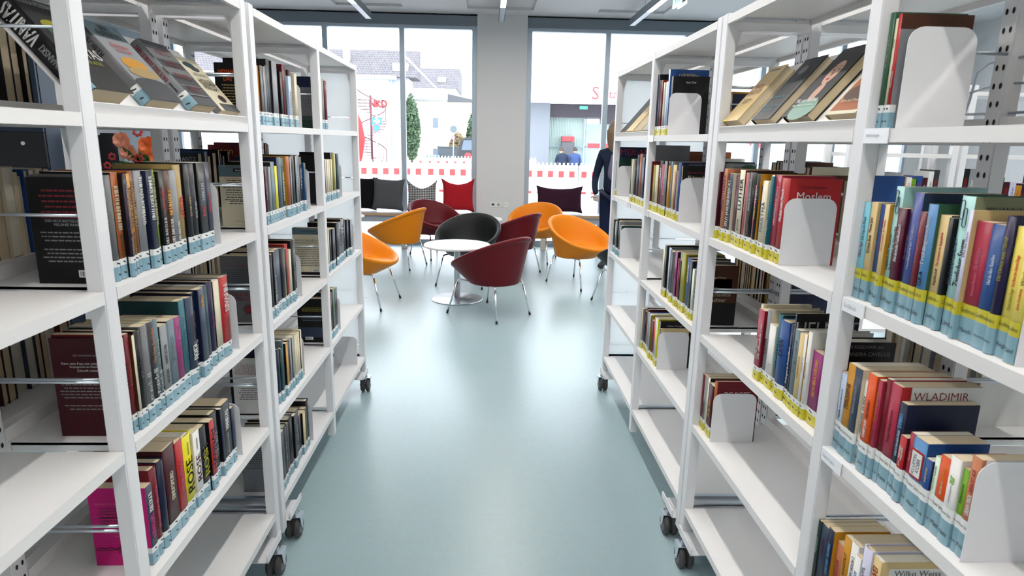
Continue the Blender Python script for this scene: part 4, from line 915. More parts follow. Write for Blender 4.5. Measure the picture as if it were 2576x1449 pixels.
r = R_(-1, Z4, 'fourth shelf', c1, 'B', [('T', 350, 1120, 4.403),
  (205, 480, 'slt', 'hpk', [Tt('TODESFALLE', 'hpk', .12, .58, .6), Tt('KREUGER', 'wht', .62, .95, .7)]), (272, 290, 'drd', 'drd', [Tt('DIE LEBENDEN UND TOTEN', 'pnk', .15, .8, .35)]), (345, 200, 'nvy', 'nvy'),
  (408, 75, 'mar', 'mar', [Tt('KINDESMORD', 'crm', .3, .7, .4)]), (527, -10, 'red', 'red', [Tt('ZARTBITTERTOD', 'pnk', .25, .75, .4)]), (600, -60, 'yel', 'yel', [Tt('ROSE', 'blk', .12, .68, .62), Tt('DORNENHERZ', 'oli', .74, .95, .3)]),
  (701, -125, 'wht', 'crm', [Tt('ROSE', 'drd', .12, .68, .62), Tt('DORNENKLEID', 'gry', .74, .95, .3)]), (768, -165, 'bk2', 'blk', [Tt('ROSE', 'yel', .12, .7, .62)]), (850, -250, 'red', 'blk', [Tt('HANNAH', 'nvy', .1, .9, .6)]),
  (902, -330, 'dgr', 'blk', [Tt('STILL WAR', 'slv', .2, .7, .4)]), (975, -390, 'nvy', 'blk'), (1000, -430, 'bk2', 'blk', [Tt('VANITAS', 'wht', .52, .92, .6), Tt('URSULA POZNANSKI', 'slv', .02, .45, .4)]), (1088, -400, 'nvy', 'nvy'), ('E', 1122)], rnd_seed=13)
first_cover(r[0], -1, [('HIER BIST DU SICHER. TODESFALLE', 'pnk', .80, .0055, .8), ('«Ein aufwühlendes, hochspannendes', 'pnk', .42, .0048, .72), ('Lesevergnügen.»', 'pnk', .385, .0048, .4)], [('mar', .74, 4, .0072, .85), ('mar', .62, 5, .0072, .85)]); barcode(r[0], -1)
bm = BM(); rr_, tt_, HH, DD = r[0]
for k in range(2): tube(bm, [(-DD+.003+i*.006, -.0008, .042+.004*math.sin(i*.9+k*PI)) for i in range(int((DD-.006)/.006))], .0009, 5)
for i in range(9): tube(bm, [(-DD*.5+.010*math.cos(i*.7)*((i % 3)+1)/3, -.0009, .042+.018*math.sin(i*.7)*((i % 3)+1)/3), (-DD*.5+.012*math.cos(i*.7+.3), -.0009, .042+.016*math.sin(i*.7+.3))], .0014, 5)
obj('thorn_drawing', bm, ink('mar'), rr_)
# left far bookcase
r = R_(-1, Z1, 'top shelf', c2, 'B', [('T', 640, 130, 6.585), (85, 190, 'blk', 'blk'), (118, 225, 'oyl', 'org'), (163, 225, 'gry', 'brn'), (208, 240, 'slv', 'blk'), (245, 220, 'bk2', 'blk'), (285, 118, 'bk2', 'blk'), (350, 150, 'slv', 'bk2'), (432, 355, 'dgr', 'blk'), (470, 325, 'blk', 'blk'), (505, 345, 'nvy', 'blk'),
  (540, 208, 'drd', 'mar', [Tt('STADT', 'blk', .2, .7, .4)]), (572, 262, 'blk', 'blk'), (600, 280, 'dgn', 'dgn'), (617, 400, 'wbl', 'wbl', [Tt('FROST', 'gra', .2, .7, .4)]), (665, 300, 'mar', 'mar'), (712, 360, 'crm', 'crm'), ('E', 757)], rnd_seed=14)
first_cover(r[0], -1, [('NIEMAND STIRBT', 'ora', .86, .013, .8), ('DAS BIEST', 'ora', .74, .013, .55)], [('tan', .64, 10, .009, .8)])
r = R_(-1, Z1, 'top shelf', c3, 'B', [('T', 640, 130, 6.585), (1105, 418, 'brn', 'blk'), (1158, 430, 'crm', 'crm'), (1188, 442, 'slv', 'blk'), (1220, 480, 'drd', 'blk'), ('E', 1252)], rnd_seed=15)
first_cover(r[0], -1, [('Mörderische', 'dgr', .72, .014, .9), ('der Schönheiten', 'dgr', .65, .014, .9)], [('dgr', .57, 11, .0085, .85)], [('nvy', 0, 1, .8, 1), ('gry', 0, 1, .25, .8), ('dgn', 0, 1, 0, .25)])
r = R_(-1, Z2, 'second shelf', c2, 'B', [('T', 640, 360, 6.037), (158, 350, 'wht', 'crm', [Tt('HOLT', 'blk', 0, 1, .6)]), (178, 385, 'drd', 'crm'), (226, 400, 'mar', 'drd', [Tt('BLUTIG', 'wht', .2, .6, .35)]), (250, 365, 'dgr', 'slv'), (280, 362, 'slv', 'slv'), (312, 290, 'gra', 'blk'), (368, 350, 'yel', 'yel'), (403, 380, 'wht', 'crm'), (418, 215, 'slt', 'nvy'),
  (443, 215, 'gra', 'dte'), (478, 230, 'dte', 'dte', [Tt('DER RUSSISCHE SPION', 'crm', .12, .75, .5)]), (540, 205, 'org', 'oyl'), (590, 212, 'slv', 'dgr'), (612, 190, 'blk', 'blk'), (665, 195, 'slv', 'blk', [Tt('HAYDER', 'wht', .3, .7, .6)]), (697, 207, 'gra', 'nvy'), (725, 182, 'slv', 'blk'), (755, 212, 'blk', 'dgr', [Tt('DER RABE', 'wht', .3, .8, .6)]), (788, 305, 'dte', 'blu'), ('E', 817)], rnd_seed=16)
first_cover(r[0], -1, [('blanvalet', 'wht', .93, .0055, .2), ('Zwei Schwestern. Ein Haus am', 'red', .80, .0055, .8)], [('dgr', .76, 9, .008, .85), ('dgr', .42, 2, .008, .7)], [('gra', 0, 1, .82, 1), ('blk', .36, .64, .905, .955), ('drd', .3, 1, .085, .09)]); barcode(r[0], -1)
r = R_(-1, Z2, 'second shelf', c3, 'B', [('T', 640, 360, 6.037), (1060, 190, 'ind', 'blk'), (1083, 262, 'mar', 'crm'), (1108, 252, 'crm', 'crm'), (1128, 250, 'crm', 'crm'), (1148, 250, 'crm', 'crm'), (1168, 250, 'crm', 'crm'), (1188, 248, 'crm', 'crm'), (1207, 145, 'bk2', 'blk'), (1233, 155, 'oli', 'blk'), (1262, 150, 'crm', 'blk'), (1280, 165, 'dte', 'blk'), ('E', 1312)], rnd_seed=17)
r = R_(-1, Z3, 'third shelf', c2, 'B', [('T', 650, 540, 5.177), (165, 545, 'crm', 'crm'), (207, 530, 'blk', 'crm'), (250, 490, 'bk2', 'blk', [Tt('KARIN SLAUGHTER', 'wht', .02, .6, .45, -.15), Tt('DIE GUTE TOCHTER', 'gra', .1, .8, .3, .25)]), (288, 470, 'slt', 'nvy'), (362, 445, 'blk', 'bk2'), (408, 450, 'blk', 'crm'), (424, 392, 'red', 'red'), (456, 460, 'crm', 'crm'), (482, 342, 'blk', 'blk', [Tt('FITZEK', 'slv', .3, .6, .5)]), (516, 335, 'dgr', 'blk', [Tt('FITZEK', 'slv', .15, .5, .6)]), ('E', 547)], rnd_seed=18)
first_cover(r[0], -1, [('Die tiefsten Wunden sind jene, die', 'drd', .86, .0055, .95), ('die Vergangenheit schlägt', 'drd', .83, .0055, .7)], [('dgr', .79, 9, .0075, .9), ('drd', .44, 4, .0075, .85)], [('gry', 0, 1, 0, 1)])
rt0, t0_, H0, D0 = r[0]; bm = BM()
for k in range(16):
    a = k*2*PI/16; tube(bm, [(-D0*.45+.010*math.cos(a), -.0009, H0*.2+.010*math.sin(a)), (-D0*.45+.020*math.cos(a), -.0009, H0*.2+.020*math.sin(a))], .0012, 5, 1)
lathe(bm, [(.014, -.0012), (.014, -.0007)], (-D0*.45, 0, H0*.2), 14, 0, 'y'); obj('thorny_fruit_drawing', bm, [ink('drd'), INK], rt0)
r = R_(-1, Z3, 'third shelf', c3, 'B', [('T', 650, 540, 5.177), (903, 178, 'gnw', 'crm'), (925, 200, 'blk', 'crm'), (938, 205, 'crm', 'crm'), (952, 205, 'blk', 'crm'), (967, 200, 'blk', 'blk'), (990, 190, 'bk2', 'blk'), (1046, 108, 'dgr', 'blk'), (1086, 100, 'slv', 'blk', [Tt('NEBEL', 'blk', .3, .9, .6)]), (1113, 62, 'slv', 'blk', [Tt('STILLE', 'blk', .3, .9, .6)]), (1143, 80, 'blk', 'blk'), (1184, 66, 'nvy', 'bk2'), (1212, 70, 'slv', 'blk'), ('E', 1232)], rnd_seed=19)
first_cover(r[0], -1, [('RICHARD KERRY', 'blk', .93, .007, .5), ('WENN DU DAS LEBEN DEINES', 'blk', .74, .012, .9), ('KINDES NICHT SCHÜTZEN KANNST', 'blk', .69, .012, .95)], [('dgr', .62, 12, .0085, .9)], [('gra', 0, 1, .86, 1), ('crm', 0, 1, .12, .86), ('blk', 0, 1, 0, .06)]); barcode(r[0], -1)
r = R_(-1, Z4, 'fourth shelf', c2, 'B', [('T', 670, 820, 6.586), (172, 560, 'dte', 'crm'), (196, 385, 'lbl', 'nvy'), (236, 470, 'blk', 'blk', [Tt('CAMILLERI', 'crm', .1, .7, .4)]), (270, 400, 'nvy', 'dte'), (305, 385, 'dte', 'dgn'), (343, 255, 'dte', 'gra'), (378, 300, 'oyl', 'blk'), (412, 245, 'blk', 'blk'), (445, 235, 'slv', 'blk'), (475, 200, 'slv', 'dgr'),
  (500, 180, 'crm', 'crm'), (520, 160, 'crm', 'crm'), (540, 140, 'crm', 'crm'), (560, 120, 'crm', 'crm'), (578, 105, 'crm', 'crm'), (601, 75, 'crm', 'mar'), ('E', 622)], rnd_seed=20)
first_cover(r[0], -1, [('Mein Blick war starr auf die Silhouette', 'drd', .92, .005, .9)], [('drd', .88, 5, .0075, .9), ('dgr', .45, 6, .008, .8)], [('wht', 0, 1, 0, 1), ('red', .05, .95, .52, .53)])
r = R_(-1, Z4, 'fourth shelf', c3, 'B', [('T', 590, 680, 3.916), (948, 285, 'nvy', 'crm'), (968, 222, 'drd', 'blk'), (988, 190, 'grn', 'dgn'), (1010, 188, 'blk', 'blk'), ('E', 1034)], rnd_seed=21)
first_cover(r[0], -1, [('Nach «Gezeitenland» folgt nun', 'oli', .80, .006, .8)], [('oli', .77, 2, .009, .7), ('gra', .62, 4, .008, .8)], [('blk', 0, 1, .35, 1), ('slt', 0, 1, .12, .35), ('blk', 0, 1, 0, .12)]); barcode(r[0], -1, .35)
r = R_(-1, Z5, 'bottom shelf', c2, 'B', [('T', 690, 1000, 5.573), (138, 515, 'bk2', 'slv'), (186, 440, 'bk2', 'blk', [Tt('SABINE THIESLER', 'slv', .3, .7, .3)]), (240, 385, 'bk2', 'blk'), (271, 320, 'blk', 'blk', [Tt('THIESLER', 'dgr', .3, .7, .3)]), (328, 265, 'bk2', 'blk', [Tt('SABINE THIESLER', 'gra', .35, .85, .4)]), (362, 205, 'bk2', 'blk', [Tt('SABINE THIESLER', 'slv', .3, .7, .4)]),
  (404, 280, 'blk', 'blk'), (441, 225, 'bge', 'blk'), (475, 165, 'dgn', 'blk'), (501, 55, 'dgr', 'blk', [Tt('WINTER', 'slv', .4, .6, .4)]), ('E', 531)], rnd_seed=22)
first_cover(r[0], -1, [('STELL DIR VOR, DU', 'blk', .90, .0075, .8), ('WACHST EINES MORGENS', 'blk', .86, .0075, .9), ('NEBEN DEINER TOTEN', 'blk', .82, .0075, .85)], [('dgr', .76, 10, .009, .85)], [('slv', 0, 1, 0, 1), ('drd', 0, 1, .94, 1)]); barcode(r[0], -1)
# unlettered near faces seen through the frames on the lower left shelves
def be_far(sg, px, z, label, **k):
    y = solve_y(px, sg*(XF+.02), z)
    for s_, z_, a, b in REG:
        if s_ == sg and abs(z_-z) < .01 and a-.03 < y < b+.02: y = b+.0025
    return bookend(sg, y, z, XF+.016, label, facing=-1, **k)
for px, z, l in ((421+600/4.529, Z2, 'white bookend behind the last book, second shelf, left near bookcase'), (460+697/4.995, Z3, 'white bookend behind the red spine, third shelf, left near bookcase'), (350+1136/4.403, Z4, 'white bookend behind the last book, fourth shelf, left near bookcase'),
                 (640+775/6.585, Z1, 'white bookend ending the top row, near bay of left far bookcase'), (640+840/6.037, Z2, 'white bookend ending the second row, near bay of left far bookcase'), (640+1325/6.037, Z2, 'white bookend ending the second row, far bay of left far bookcase'),
                 (650+560/5.177, Z3, 'white bookend ending the third row, near bay of left far bookcase'), (650+1241/5.177, Z3, 'white bookend ending the third row, far bay of left far bookcase'), (670+627/6.586, Z4, 'white bookend ending the fourth row, near bay of left far bookcase'),
                 (590+1040/3.916, Z4, 'white bookend ending the fourth row, far bay of left far bookcase'), (690+540/5.573, Z5, 'white bookend ending the bottom row, near bay of left far bookcase'), (590+1205/3.916, Z5, 'white bookend alone on the bottom shelf, far bay of left far bookcase')):
    be_far(-1, px, z, l)

# ------------------------------------------------------------------ rows of books on the right
d1, d2, d3, d0 = 'right near bookcase', 'near bay of right far bookcase', 'far bay of right far bookcase', 'nearest bay at the right'
r = R_(1, Z2, 'second shelf', d1, 'Y', [('T', 1780, 400, 5.175), (38, 160, 'mar', 'mar'), (55, 118, 'mar', 'mar', [Tt('SCHWARZE MAGNOLIE', 'pnk', .4, .95, .6)]), (100, 120, 'sal', 'sal', [Tt('MONICA LIERHAUS', 'blk', .3, .95, .5)]), (142, 180, 'slt', 'crm', [Tt('SPLITTERFASERNACKT', 'wht', .02, .95, .55, -.15), Tt('LILLY LINDNER', 'gry', .1, .7, .3, .3)]),
  (200, 210, 'brg', 'brg'), (285, 135, 'crm', 'brn', [Tt('LUTHER', 'dte', .38, .92, .62), Tt('gunnur', 'dgr', .02, .22, .3)]), (350, 175, 'pnk', 'crm', [Tt('MEIN WEG', 'wht', .3, .8, .4)]), (382, 165, 'blk', 'blk', [Tt('MAHTOB MAHMOODY', 'slv', .42, .95, .38), Tt('Endlich frei', 'brn', .02, .36, .5)]),
  (475, 335, 'pnk', 'pnk', [Tt('ALLES', 'crm', .2, .9, .35)]), (508, 190, 'blk', 'oyl', [Tt('MAIER', 'wht', .6, .82, .5), Tt('TANZT', 'yel', .3, .52, .5)]), (548, 340, 'prp', 'slv'), (590, 278, 'crm', 'crm', [Tt('MARTHA', 'slv', .15, .7, .6)]), (660, 205, 'wht', 'sal', [Tt('ICH BIN EURE STIMME', 'dgr', .2, .8, .35)]),
  (692, 225, 'tea', 'tea', [Tt('Nujeen', 'wht', .05, .42, .8), Tt('Flucht in die Freiheit', 'cya', .46, .9, .3)]), (728, 203, 'crs', 'crs', [Tt('MEIN LEBEN BEI AL-QAIDA', 'wht', .3, .9, .3)]), (803, 240, 'red', 'red', [Tt('Moslem oder Mensch', 'wht', .4, .9, .35)]), ('E', 907)], rnd_seed=31)
first_cover(r[0], 1, [('Sevinç Neumann', 'mar', .90, .010, .45), ('Moslem', 'wht', .80, .021, .62)])
r = R_(1, Z3, 'third shelf', d1, 'Y', [('T', 1870, 740, 4.026), (66, 95, 'crm', 'crm'), (86, 140, 'crs', 'drd', [Tt('Die öffentliche Frau', 'wht', .12, .82, .42, .2), Tt('Erika Pluhar', 'wht', .12, .5, .35, -.25)]), (146, 145, 'slv', 'crm', [Tt('SAFA', 'drd', .2, .6, .6)]), (188, 300, 'wht', 'crm'), (255, 205, 'tea', 'dte', [Tt('NABELFREI', 'cya', .12, .62, .45)]),
  (294, 255, 'blu', 'blu', [Tt('KAMIN', 'nvy', .45, .75, .5)]), (390, 310, 'nvy', 'nvy', [Tt('Gefangen in Deutschland', 'wht', .05, .68, .45)]), (448, 215, 'slt', 'blk'), (462, 370, 'gra', 'gra', [Tt('ICH BIN KEINE', 'slv', .3, .9, .4)]), (518, 415, 'bge', 'crm', [Tt('PERSEPOLIS', 'oyl', .3, .7, .35)]), (568, 430, 'wht', 'oyl', [Tt('EINFACH', 'lbl', .4, .75, .5)]), (596, 405, 'wht', 'wht', [Tt('DES LICHTS', 'blk', .35, .6, .35)]),
  (636, 600, 'mag', 'mag', [Tt('HEUTE BIN ICH BLOND', 'oyl', .2, .95, .5)]), ('T', 2066, 740, 4.026), (-40, 480, 'dgr', 'blk'), ('E', 60)], rnd_seed=32)
rb = max(r, key=lambda q: q[2]); first_cover(rb, 1, [('HELMUT', 'slv', .84, .040, .98), ('SCHMIDT', 'slv', .64, .040, .98)])
first_cover(r[0], 1, [('ALEXANDRA CAVELIUS', 'gry', .88, .009, .85), ('JAN KIZILHAN mit', 'gry', .95, .010, .7)])
r = R_(1, Z4, 'fourth shelf', d1, 'Y', [('T', 1720, 700, 3.45), (66, 775, 'drd', 'drd', [Tt('EIN JAHR', 'pnk', .3, .9, .3)]), (93, 800, 'slv', 'crm', [Tt('AMON', 'blk', .08, .4, .55)]), (117, 820, 'wht', 'blk'), (139, 875, 'mar', 'drd', [Tt('Ich bin Malala', 'oyl', .2, .7, .4)]), (189, 870, 'org', 'drd', [Tt('Die rote', 'sal', .3, .9, .3)]), ('E', 217)], rnd_seed=33)
first_cover(r[0], 1, [('Sofka Zinovieff', 'mar', .90, .009, .55), ('DIE ROTE', 'wht', .80, .014, .65)])
r = R_(1, Z1, 'top shelf', d2, 'Y', [('T', 1480, 120, 4.262), (672, 300, 'nvy', 'blk'), (690, 362, 'dgr', 'oyl'), (712, 365, 'drd', 'drd'), (738, 380, 'crm', 'crm'), (752, 440, 'slv', 'crm'), (772, 370, 'wht', 'wht'), (790, 400, 'wbl', 'slv'), (808, 238, 'wbl', 'blu'), (822, 310, 'slv', 'blk'), ('E', 838)], rnd_seed=34)
first_cover(r[1], 1, [('Franz Herre', 'bge', .93, .010, .3), ('Die Fugger', 'bge', .90, .018, .55)]); first_cover(r[0], 1, [('Ayse Önal', 'wht', .90, .011, .4)])
r = R_(1, Z2, 'second shelf', d3, 'Y', [('T', 1530, 360, 6.588), (42, 285, 'mar', 'wht'), (62, 280, 'wht', 'wht'), (80, 285, 'cya', 'wht'), (96, 62, 'pnk', 'nvy'), (112, 240, 'dgn', 'dgn'), ('E', 130)], rnd_seed=35)
first_cover(r[1], 1, [('MERIAN', 'drd', .90, .034, .95)])
R_(1, Z2, 'second shelf farther group', 'far bay right far bookcase', 'Y', [('T', 1530, 360, 6.588), (333, 265, 'dgn', 'dgn'), (352, 262, 'crm', 'crm'), (368, 270, 'bk2', 'slv'), (397, 190, 'nvy', 'ind'), (455, 178, 'org', 'brn'), (495, 182, 'bk2', 'gra'), (508, 240, 'slt', 'nvy'), (545, 55, 'blu', 'blu'), (572, 30, 'slv', 'slv'), ('E', 592)], rnd_seed=36)
r = R_(1, Z2, 'second shelf', d2, 'Y', [('T', 1620, 380, 6.588), (18, 165, 'blk', 'drd'), (32, 210, 'red', 'blk'), (50, 230, 'oli', 'gra'), (92, 222, 'crm', 'org', [Tt('Ayse', 'gry', .12, .3, .6)]), (138, 148, 'blk', 'blk', [Tt('FAUST', 'wht', .65, .9, .5)]), (200, 215, 'pnk', 'lil'), (240, 158, 'slv', 'blk', [Tt('SOHN', 'wht', .2, .7, .5)]), (283, 162, 'mar', 'slv'), (312, 240, 'oyl', 'oyl'), (345, 172, 'gra', 'slv'), (368, 225, 'bge', 'slv'),
  (425, 330, 'drd', 'crm'), (462, 225, 'slv', 'blk', [Tt('ZWEI', 'blk', .2, .8, .5)]), (490, 188, 'blu', 'nvy', [Tt('CHARLES', 'wbl', .3, .7, .4)]), (532, 245, 'tan', 'blk'), ('E', 548)], rnd_seed=37)
first_cover(r[0], 1, [('Urmila Chaudhary', 'drd', .88, .012, .7), ('Sklavenkind', 'crm', .80, .014, .8)]); first_cover(r[1], 1, [('CATHERINE MAYER', 'gry', .965, .007, .6)])
r = R_(1, Z3, 'third shelf', d3, 'B', [('T', 1480, 340, 4.262), (212, 875, 'bk2', 'blk'), (228, 900, 'brg', 'sal'), (245, 905, 'slv', 'crm'), (262, 880, 'dgn', 'blk'), (278, 900, 'crm', 'slv'), (293, 915, 'dgr', 'slv'), (308, 960, 'slv', 'dte'), ('E', 326)], rnd_seed=38)
r = R_(1, Z3, 'third shelf', d2, 'Y', [('T', 1590, 600, 4.024), (278, 85, 'crm', 'crm'), (292, 62, 'blk', 'blk'), (310, 85, 'wbl', 'gra'), (328, 112, 'blk', 'brn', [Tt('HORACIO', 'oyl', .35, .75, .5)]), (350, 125, 'dgr', 'slv'), (372, 122, 'bk2', 'blk'), (394, 125, 'mag', 'blk', [Tt('LIEBE', 'pnk', .3, .8, .5)]), (415, 200, 'pnk', 'pnk'), (423, 130, 'slv', 'slv'), (442, 222, 'bk2', 'blk'), (450, 138, 'oli', 'oli'), (492, 180, 'blu', 'nvy', [Tt('HERBSTBLOND', 'wht', .5, .9, .5)]),
  (535, 218, 'dgr', 'blk'), (558, 305, 'gnw', 'crm'), (578, 240, 'blu', 'slv'), (590, 250, 'brn', 'blk', [Tt('dem Giraffenhaus', 'wht', .25, .65, .45)]), ('E', 628)], rnd_seed=39)
first_cover(r[0], 1, [('Tinga Horny', 'crm', .80, .010, .6), ('Die', 'crm', .62, .012, .18), ('verschenkte', 'crm', .52, .014, .8), ('Tochter', 'crm', .43, .014, .5)], (), [('brn', 0, 1, .38, 1), ('org', .15, .85, .5, .78), ('blk', 0, 1, 0, .38)])
r = R_(1, Z4, 'fourth shelf', d2, 'Y', [('T', 1590, 600, 4.024), (36, 660, 'crm', 'slv'), (50, 690, 'blk', 'blk'), (68, 672, 'drd', 'mar'), (88, 715, 'slv', 'blk'), (104, 718, 'lbl', 'blu'), (124, 740, 'slv', 'oli'), (142, 800, 'drd', 'gry'), (158, 780, 'red', 'red'), (172, 775, 'ora', 'drd'), (188, 785, 'wbl', 'slv'), (202, 800, 'yel', 'yel'), (216, 825, 'slv', 'blk'), (228, 905, 'dgr', 'bge'), ('E', 238)], rnd_seed=40)
first_cover(r[1], 1, [('Sabine Kuegler', 'slv', .90, .012, .55)])
# nearest bay on the right: large print row and humour rows
r = R_(1, Z1, 'top shelf', d0, 'A', [('T', 2120, 0, 3.62), (128, 175, 'grn', 'grn', [Tt('Ilse Gräfin von Bredow', 'crm', .3, .95, .3)]), (228, 205, 'crm', 'lim', [Tt('die Kraft', 'dgr', .6, .95, .35)]), (298, 150, 'red', 'slv', [Tt('Mittwoch', 'wht', .1, .5, .45)]), ('E', 388)], rnd_seed=41)
first_cover(r[0], 1, [('btb', 'red', .59, .009, .14), ('Mittwochs', 'drd', .42, .017, .5), ('Erzählungen', 'dgr', .24, .009, .35)], (), [('brn', 0, 1, .87, 1)])
W_ = 'G'
r = R_(1, Z2, 'second shelf', d0, 'G', [('T', 2080, 560, 3.623), (97, -210, 'cya', 'cya', [Tt('Die Frau im Mond', 'tea', .45, .85, .5), Tt('Milena Agus', 'drd', .15, .42, .5)], 'Agus'), (150, -210, 'bge', 'bge', [Tt('Monis Jahr', 'brn', .6, .85, .5), Tt('Kirsten Boie', 'brn', .25, .55, .5)], 'Boie'),
  (207, -190, 'blu', 'blu', [Tt('Ich weiß, du bist hier', 'drd', .35, .85, .35), Tt('Laura Brodie', 'slt', .08, .32, .4)], 'Brod'), (290, -188, 'bge', 'oyl', [Tt('Die Schwester des Malers', 'red', .35, .85, .35)], 'Did'), (332, -345, 'aqu', 'aqu', [Tt('Spätestens in Venedig', 'blk', .05, .6, .38, .22), Tt('Daphne Du Maurier', 'blk', .05, .5, .34, -.22)], 'DuM'),
  (402, -155, 'brg', 'brg', [Tt('Mörderische Familienbande', 'wht', .25, .85, .35)], 'Geor'), (478, -145, 'ind', 'ind', [Tt('Das Haus am Fluss', 'slv', .2, .8, .4)], 'Gr'), (512, -290, 'vio', 'slt', [Tt('Herzklopfen am Gardasee', 'wht', .15, .7, .3)], 'Eichh'), (594, -118, 'drd', 'drd', [Tt('Leon Hansen', 'pnk', .4, .8, .4)], 'Han'),
  (652, -188, 'lbl', 'grn', [Tt('Frühlingstochter', 'wht', .3, .95, .5), Tt('ISKA', 'nvy', 0, .2, .4)], 'Iska'), (740, -90, 'bge', 'blk', [Tt('Das Geräusch der Regenpferde', 'red', .35, .85, .3), Tt('Angelika Jodl', 'brn', .05, .3, .3)], 'Jodl'), (838, -60, 'bk2', 'blk', None, 'Kn'),
  (878, -260, 'aqu', 'grn', [Tt('Zärtlicher Sturm', 'dgr', .1, .62, .42, .2), Tt('JOHANNA LINDSEY', 'nvy', .1, .62, .3, -.22)], 'Lind'), (1028, -125, 'lil', 'bge', [Tt('Echo des Glücks', 'brg', .4, .95, .5)], 'Lo'), (1068, -30, 'crs', 'crs', [Tt('Die Bücherjäger', 'pnk', .45, .75, .35), Tt('Rosemarie Marschner', 'pnk', .08, .4, .35)], 'Marsch'),
  (1218, 0, 'blu', 'nvy', [Tt('Und das klare Rauschen', 'wbl', .3, .7, .32)], 'Mommsen'), (1352, -70, 'ind', 'nvy', [Tt('Die Dirnen vom Caboul', 'oli', .35, .85, .45)], 'Neum'), (1442, 25, 'pyl', 'bge', [Tt('Der Rest der kleinen Dinge', 'ora', .35, .75, .3), Tt('Marie Sabine Roger', 'oli', .05, .33, .3)], 'Roge'), (1582, 40, 'pyl', 'pyl', [Tt('Wiedersehen', 'oli', .4, .8, .35), Tt('Jette Sandberg', 'ora', .1, .36, .3)], 'Sand'), ('E', 1690)], rnd_seed=42, D=.14)
for rec in r:
    if rec[0]['label'].startswith('pale aqua') and rec[2] > .22 and rec[1] > .025: first_cover(rec, 1, [('JOHANNA LINDSEY', 'blk', .90, .015, .75)], (), [('sag', 0, 1, 0, 1)]); break
for rec in r:
    if rec[0]['label'].startswith('pale aqua') and rec[1] > .02:
        bm = BM(); tt, hh = rec[1], rec[2]
        for cy, dz in ((tt*.36, .006), (tt*.56, -.006)):
            lp = [(.0011, cy+.0042*math.cos(a), hh-.028+dz+(.011 if math.sin(a) > 0 else -.011)+.0042*math.sin(a)) for a in [2*PI*k/16 for k in range(16)]]; tube(bm, lp+[lp[0]], .0007, 5)
        obj('publisher_mark', bm, ink('nvy'), rec[0])
r = R_(1, Z3, 'third shelf', d0, 'H', [('T', 2020, 860, 3.813), (117, 185, 'wbl', 'org', [Tt('BERGMANN', 'dgr', .05, .25, .4), Tt('Das bisschen Hüfte, meine Güte', 'gry', .28, .75, .25)], 'Berg'), (181, 108, 'oyl', 'org', [Tt('MEINE RUSSISCHE', 'blk', .3, .75, .3, -.2), Tt('SCHWIEGERMUTTER', 'drd', .3, .75, .3, .1)], 'Fröh'), (250, 150, 'slt', 'crm', [Tt('WENN ICH DICH UMARME', 'slv', .3, .8, .25)], 'Heym'),
  (320, 275, 'wht', 'wht', [Tt('PUSSY', 'dgr', .48, .85, .45), Tt('HOWARD JACOBSON', 'blk', .05, .45, .35)], 'Jaco'), (372, 212, 'ora', 'ora', [Tt('DER LÖWE BÜLLT', 'blk', .38, .68, .5), Tt('TOMMY JAUD', 'wht', .05, .34, .4)], 'Jaud'), (452, 280, 'crs', 'crs', [Tt('Das Schwangerschaft', 'oyl', .4, .9, .45), Tt('Jutta Profijt', 'mar', .05, .32, .3)], 'Kamp'), (497, 272, 'drd', 'crs', [Tt('Salve Papa', 'mar', .2, .7, .3)], 'Kami'),
  (545, 312, 'crs', 'red', [Tt('Onkel Wanja kommt', 'mar', .2, .7, .3)], 'Kami'), (645, 500, 'nvy', 'nvy', [Tt('KAMINER', 'lbl', .65, .92, .55), Tt('COOLE ELTERN LEBEN LÄNGER', 'wbl', .12, .6, .35)], 'Kami'), ('T', 2010, 1200, 4.551), (902, -570, 'red', 'drd', [Tt('WANKA WÜRDE', 'wht', .35, .85, .34, -.2), Tt('WODKA KAUFEN', 'wht', .3, .82, .34, .15), Tt('JULE KASPAR', 'wht', .05, .25, .25)], 'Kasp'),
  (980, -595, 'crs', 'drd', [Tt('ich hasse dieser Ort', 'bge', .35, .65, .5)], 'Kobe'), (1052, -545, 'lbl', 'blu', [Tt('In der ersten Reihe', 'wht', .45, .88, .3, -.2), Tt('sieht man Meer', 'wht', .45, .85, .3, .15)], 'Klüpf'), (1214, -240, 'blu', 'nvy', [Tt('DU LIEBST MEIN SHAKE', 'bge', .25, .9, .35)], 'Koe'), (1300, -300, 'gnw', 'tea', [Tt('Wackel im Wind', 'dte', .55, .9, .3), Tt('JÜRGEN VON DER LIPPE', 'dgn', .1, .5, .25)], 'Lipp'),
  (1362, -310, 'ora', 'org', [Tt('LETZTE RUNDE', 'oyl', .55, .88, .4), Tt('MORITZ MATTHIES', 'crm', .1, .5, .4)], 'Matt'), (1495, -290, 'wht', 'wht', [Tt('nur', 'grb', .55, .72, .6), Tt('DAS GEHEIMNIS DES PERFEKTEN TAGES', 'gry', .1, .5, .3)], 'Netz'), (1625, -130, 'grb', 'bge', [Tt('Willkommen', 'dgn', .2, .85, .35)], 'Pasc'), (1702, -270, 'sal', 'sal', [Tt('URBAN PRIOL', 'wht', .08, .45, .5), Tt('HIRN IST AUS', 'crs', .5, .9, .4)], 'Prio'), ('E', 1822)], rnd_seed=43, D=.145)
first_cover(r[0], 1, [('HIRN IST AUS', 'drd', .78, .022, .8), ('URBAN PRIOL', 'ora', .9, .012, .5)], (), [('wht', .06, 1, 0, 1)])
